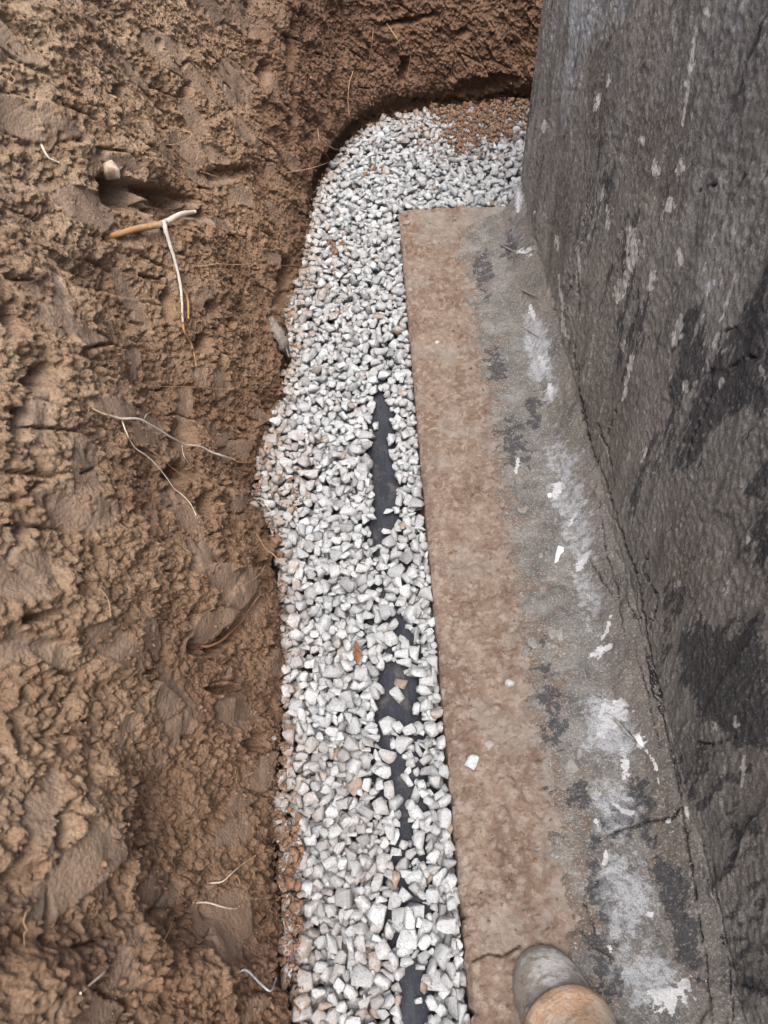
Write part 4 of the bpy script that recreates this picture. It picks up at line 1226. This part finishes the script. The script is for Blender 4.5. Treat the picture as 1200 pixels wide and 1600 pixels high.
# brown leaf on the gravel
def leaf():
    q = on_plane(557, 1016, .012)
    ix, iy = int((q[0] - GX0) / C), int((q[1] - GY0) / C)
    zz = HM[ix - 5:ix + 5, iy - 9:iy + 9].max() + .001
    bm = bmesh.new(); rows = []
    for i in range(9):
        t = i / 8; w = .0075 * math.sin(math.pi * min(t * .9 + .06, 1)) * (1 if i not in (5,) else .55)
        rows.append([bm.verts.new((s_ * w, (t - .5) * .038, .003 * math.sin(t * 7) + .0015 * abs(s_))) for s_ in (-1, -.5, 0, .5, 1)])
    for a, b in zip(rows[:-1], rows[1:]):
        for k in range(4): bm.faces.new((a[k], a[k + 1], b[k + 1], b[k]))
    bmesh.ops.solidify(bm, geom=list(bm.faces), thickness=.0006)
    me = bpy.data.meshes.new('dry_leaf'); bm.to_mesh(me); bm.free()
    o = link('dry_leaf', me, simple_material('dry_leaf', (.20, .10, .05), (.33, .19, .11), 120, .7))
    o.location = (q[0], q[1], zz); o.rotation_euler = (math.radians(12), .15, .1)
    tag(o, 'small brown dry leaf lying on the gravel left of the bare pipe', 'leaf')
leaf()

# ------------------------------------------------------------------ pipe stub by the wall: dusty grey domed end, orange sleeve
def lathe(name, prof, origin, axis, mat, parent=None, sides=72, dent=0.):
    ax = np.array(axis, float); ax /= np.linalg.norm(ax)
    a = np.cross(ax, [0, 0, 1.]); a /= np.linalg.norm(a); b = np.cross(a, ax)
    V = []
    for (t, r) in prof:
        for k in range(sides):
            q = 2 * math.pi * k / sides
            rr = r * (1 + dent * math.sin(3 * q + t * 40) * .5)
            V.append(np.array(origin) + ax * t + (a * math.cos(q) + b * math.sin(q)) * rr)
    n = len(prof); i = np.arange(n * sides).reshape(n, sides)
    F = np.stack([i[:-1], i[1:], np.roll(i, -1, 1)[1:], np.roll(i, -1, 1)[:-1]], -1).reshape(-1, 4)
    me = raw_mesh(name, np.array(V), F)
    bm = bmesh.new(); bm.from_mesh(me); bmesh.ops.remove_doubles(bm, verts=bm.verts, dist=1e-6); bmesh.ops.recalc_face_normals(bm, faces=bm.faces); bm.to_mesh(me); bm.free()
    me.polygons.foreach_set('use_smooth', np.ones(len(me.polygons), bool))
    return link(name, me, mat, parent)
def dusty(name, base, dust, amt=.5, rough=.6):
    n = NT(name)
    c = n.mix(n.ramp(n.noise(18, 5, .65), .40 + .1 * (1 - amt), .60 + .1 * (1 - amt)), base, dust)
    c = n.mix(n.ramp(n.noise(60, 5, .7), .50, .66, 0, .7), c, (.17, .13, .10))
    c = n.mix(n.ramp(n.noise(150, 4, .7), .62, .7, 0, .8), c, (.07, .06, .055))
    return n.done(c, rough, n.bump(n.noise(120, 5, .75), .9, .006), .4)
DPO = np.array([.195, .092, .012]); DPA = (.10, -.62, .72)
dp_grey = [(-.062, .0), (-.061, .012), (-.057, .024), (-.049, .034), (-.036, .042), (-.018, .0465), (.0, .048), (.04, .0485), (.12, .0485)]
dp = lathe('pipe_stub', dp_grey, DPO, DPA, dusty('dusty_grey_pipe', (.33, .305, .275), (.60, .61, .61), .95, .85))
tag(dp, 'pipe stub with dusty grey domed end and orange sleeve on the footing', 'pipe')
dp_or = [(.062, .0478), (.061, .0535), (.0625, .0560), (.066, .0570), (.080, .0570), (.082, .0552), (.12, .0552), (.30, .0552), (.30, .050)]
lathe('orange_sleeve', dp_or, DPO, DPA, dusty('orange_pipe', (.43, .28, .18), (.48, .41, .34), .85, .7), dp)
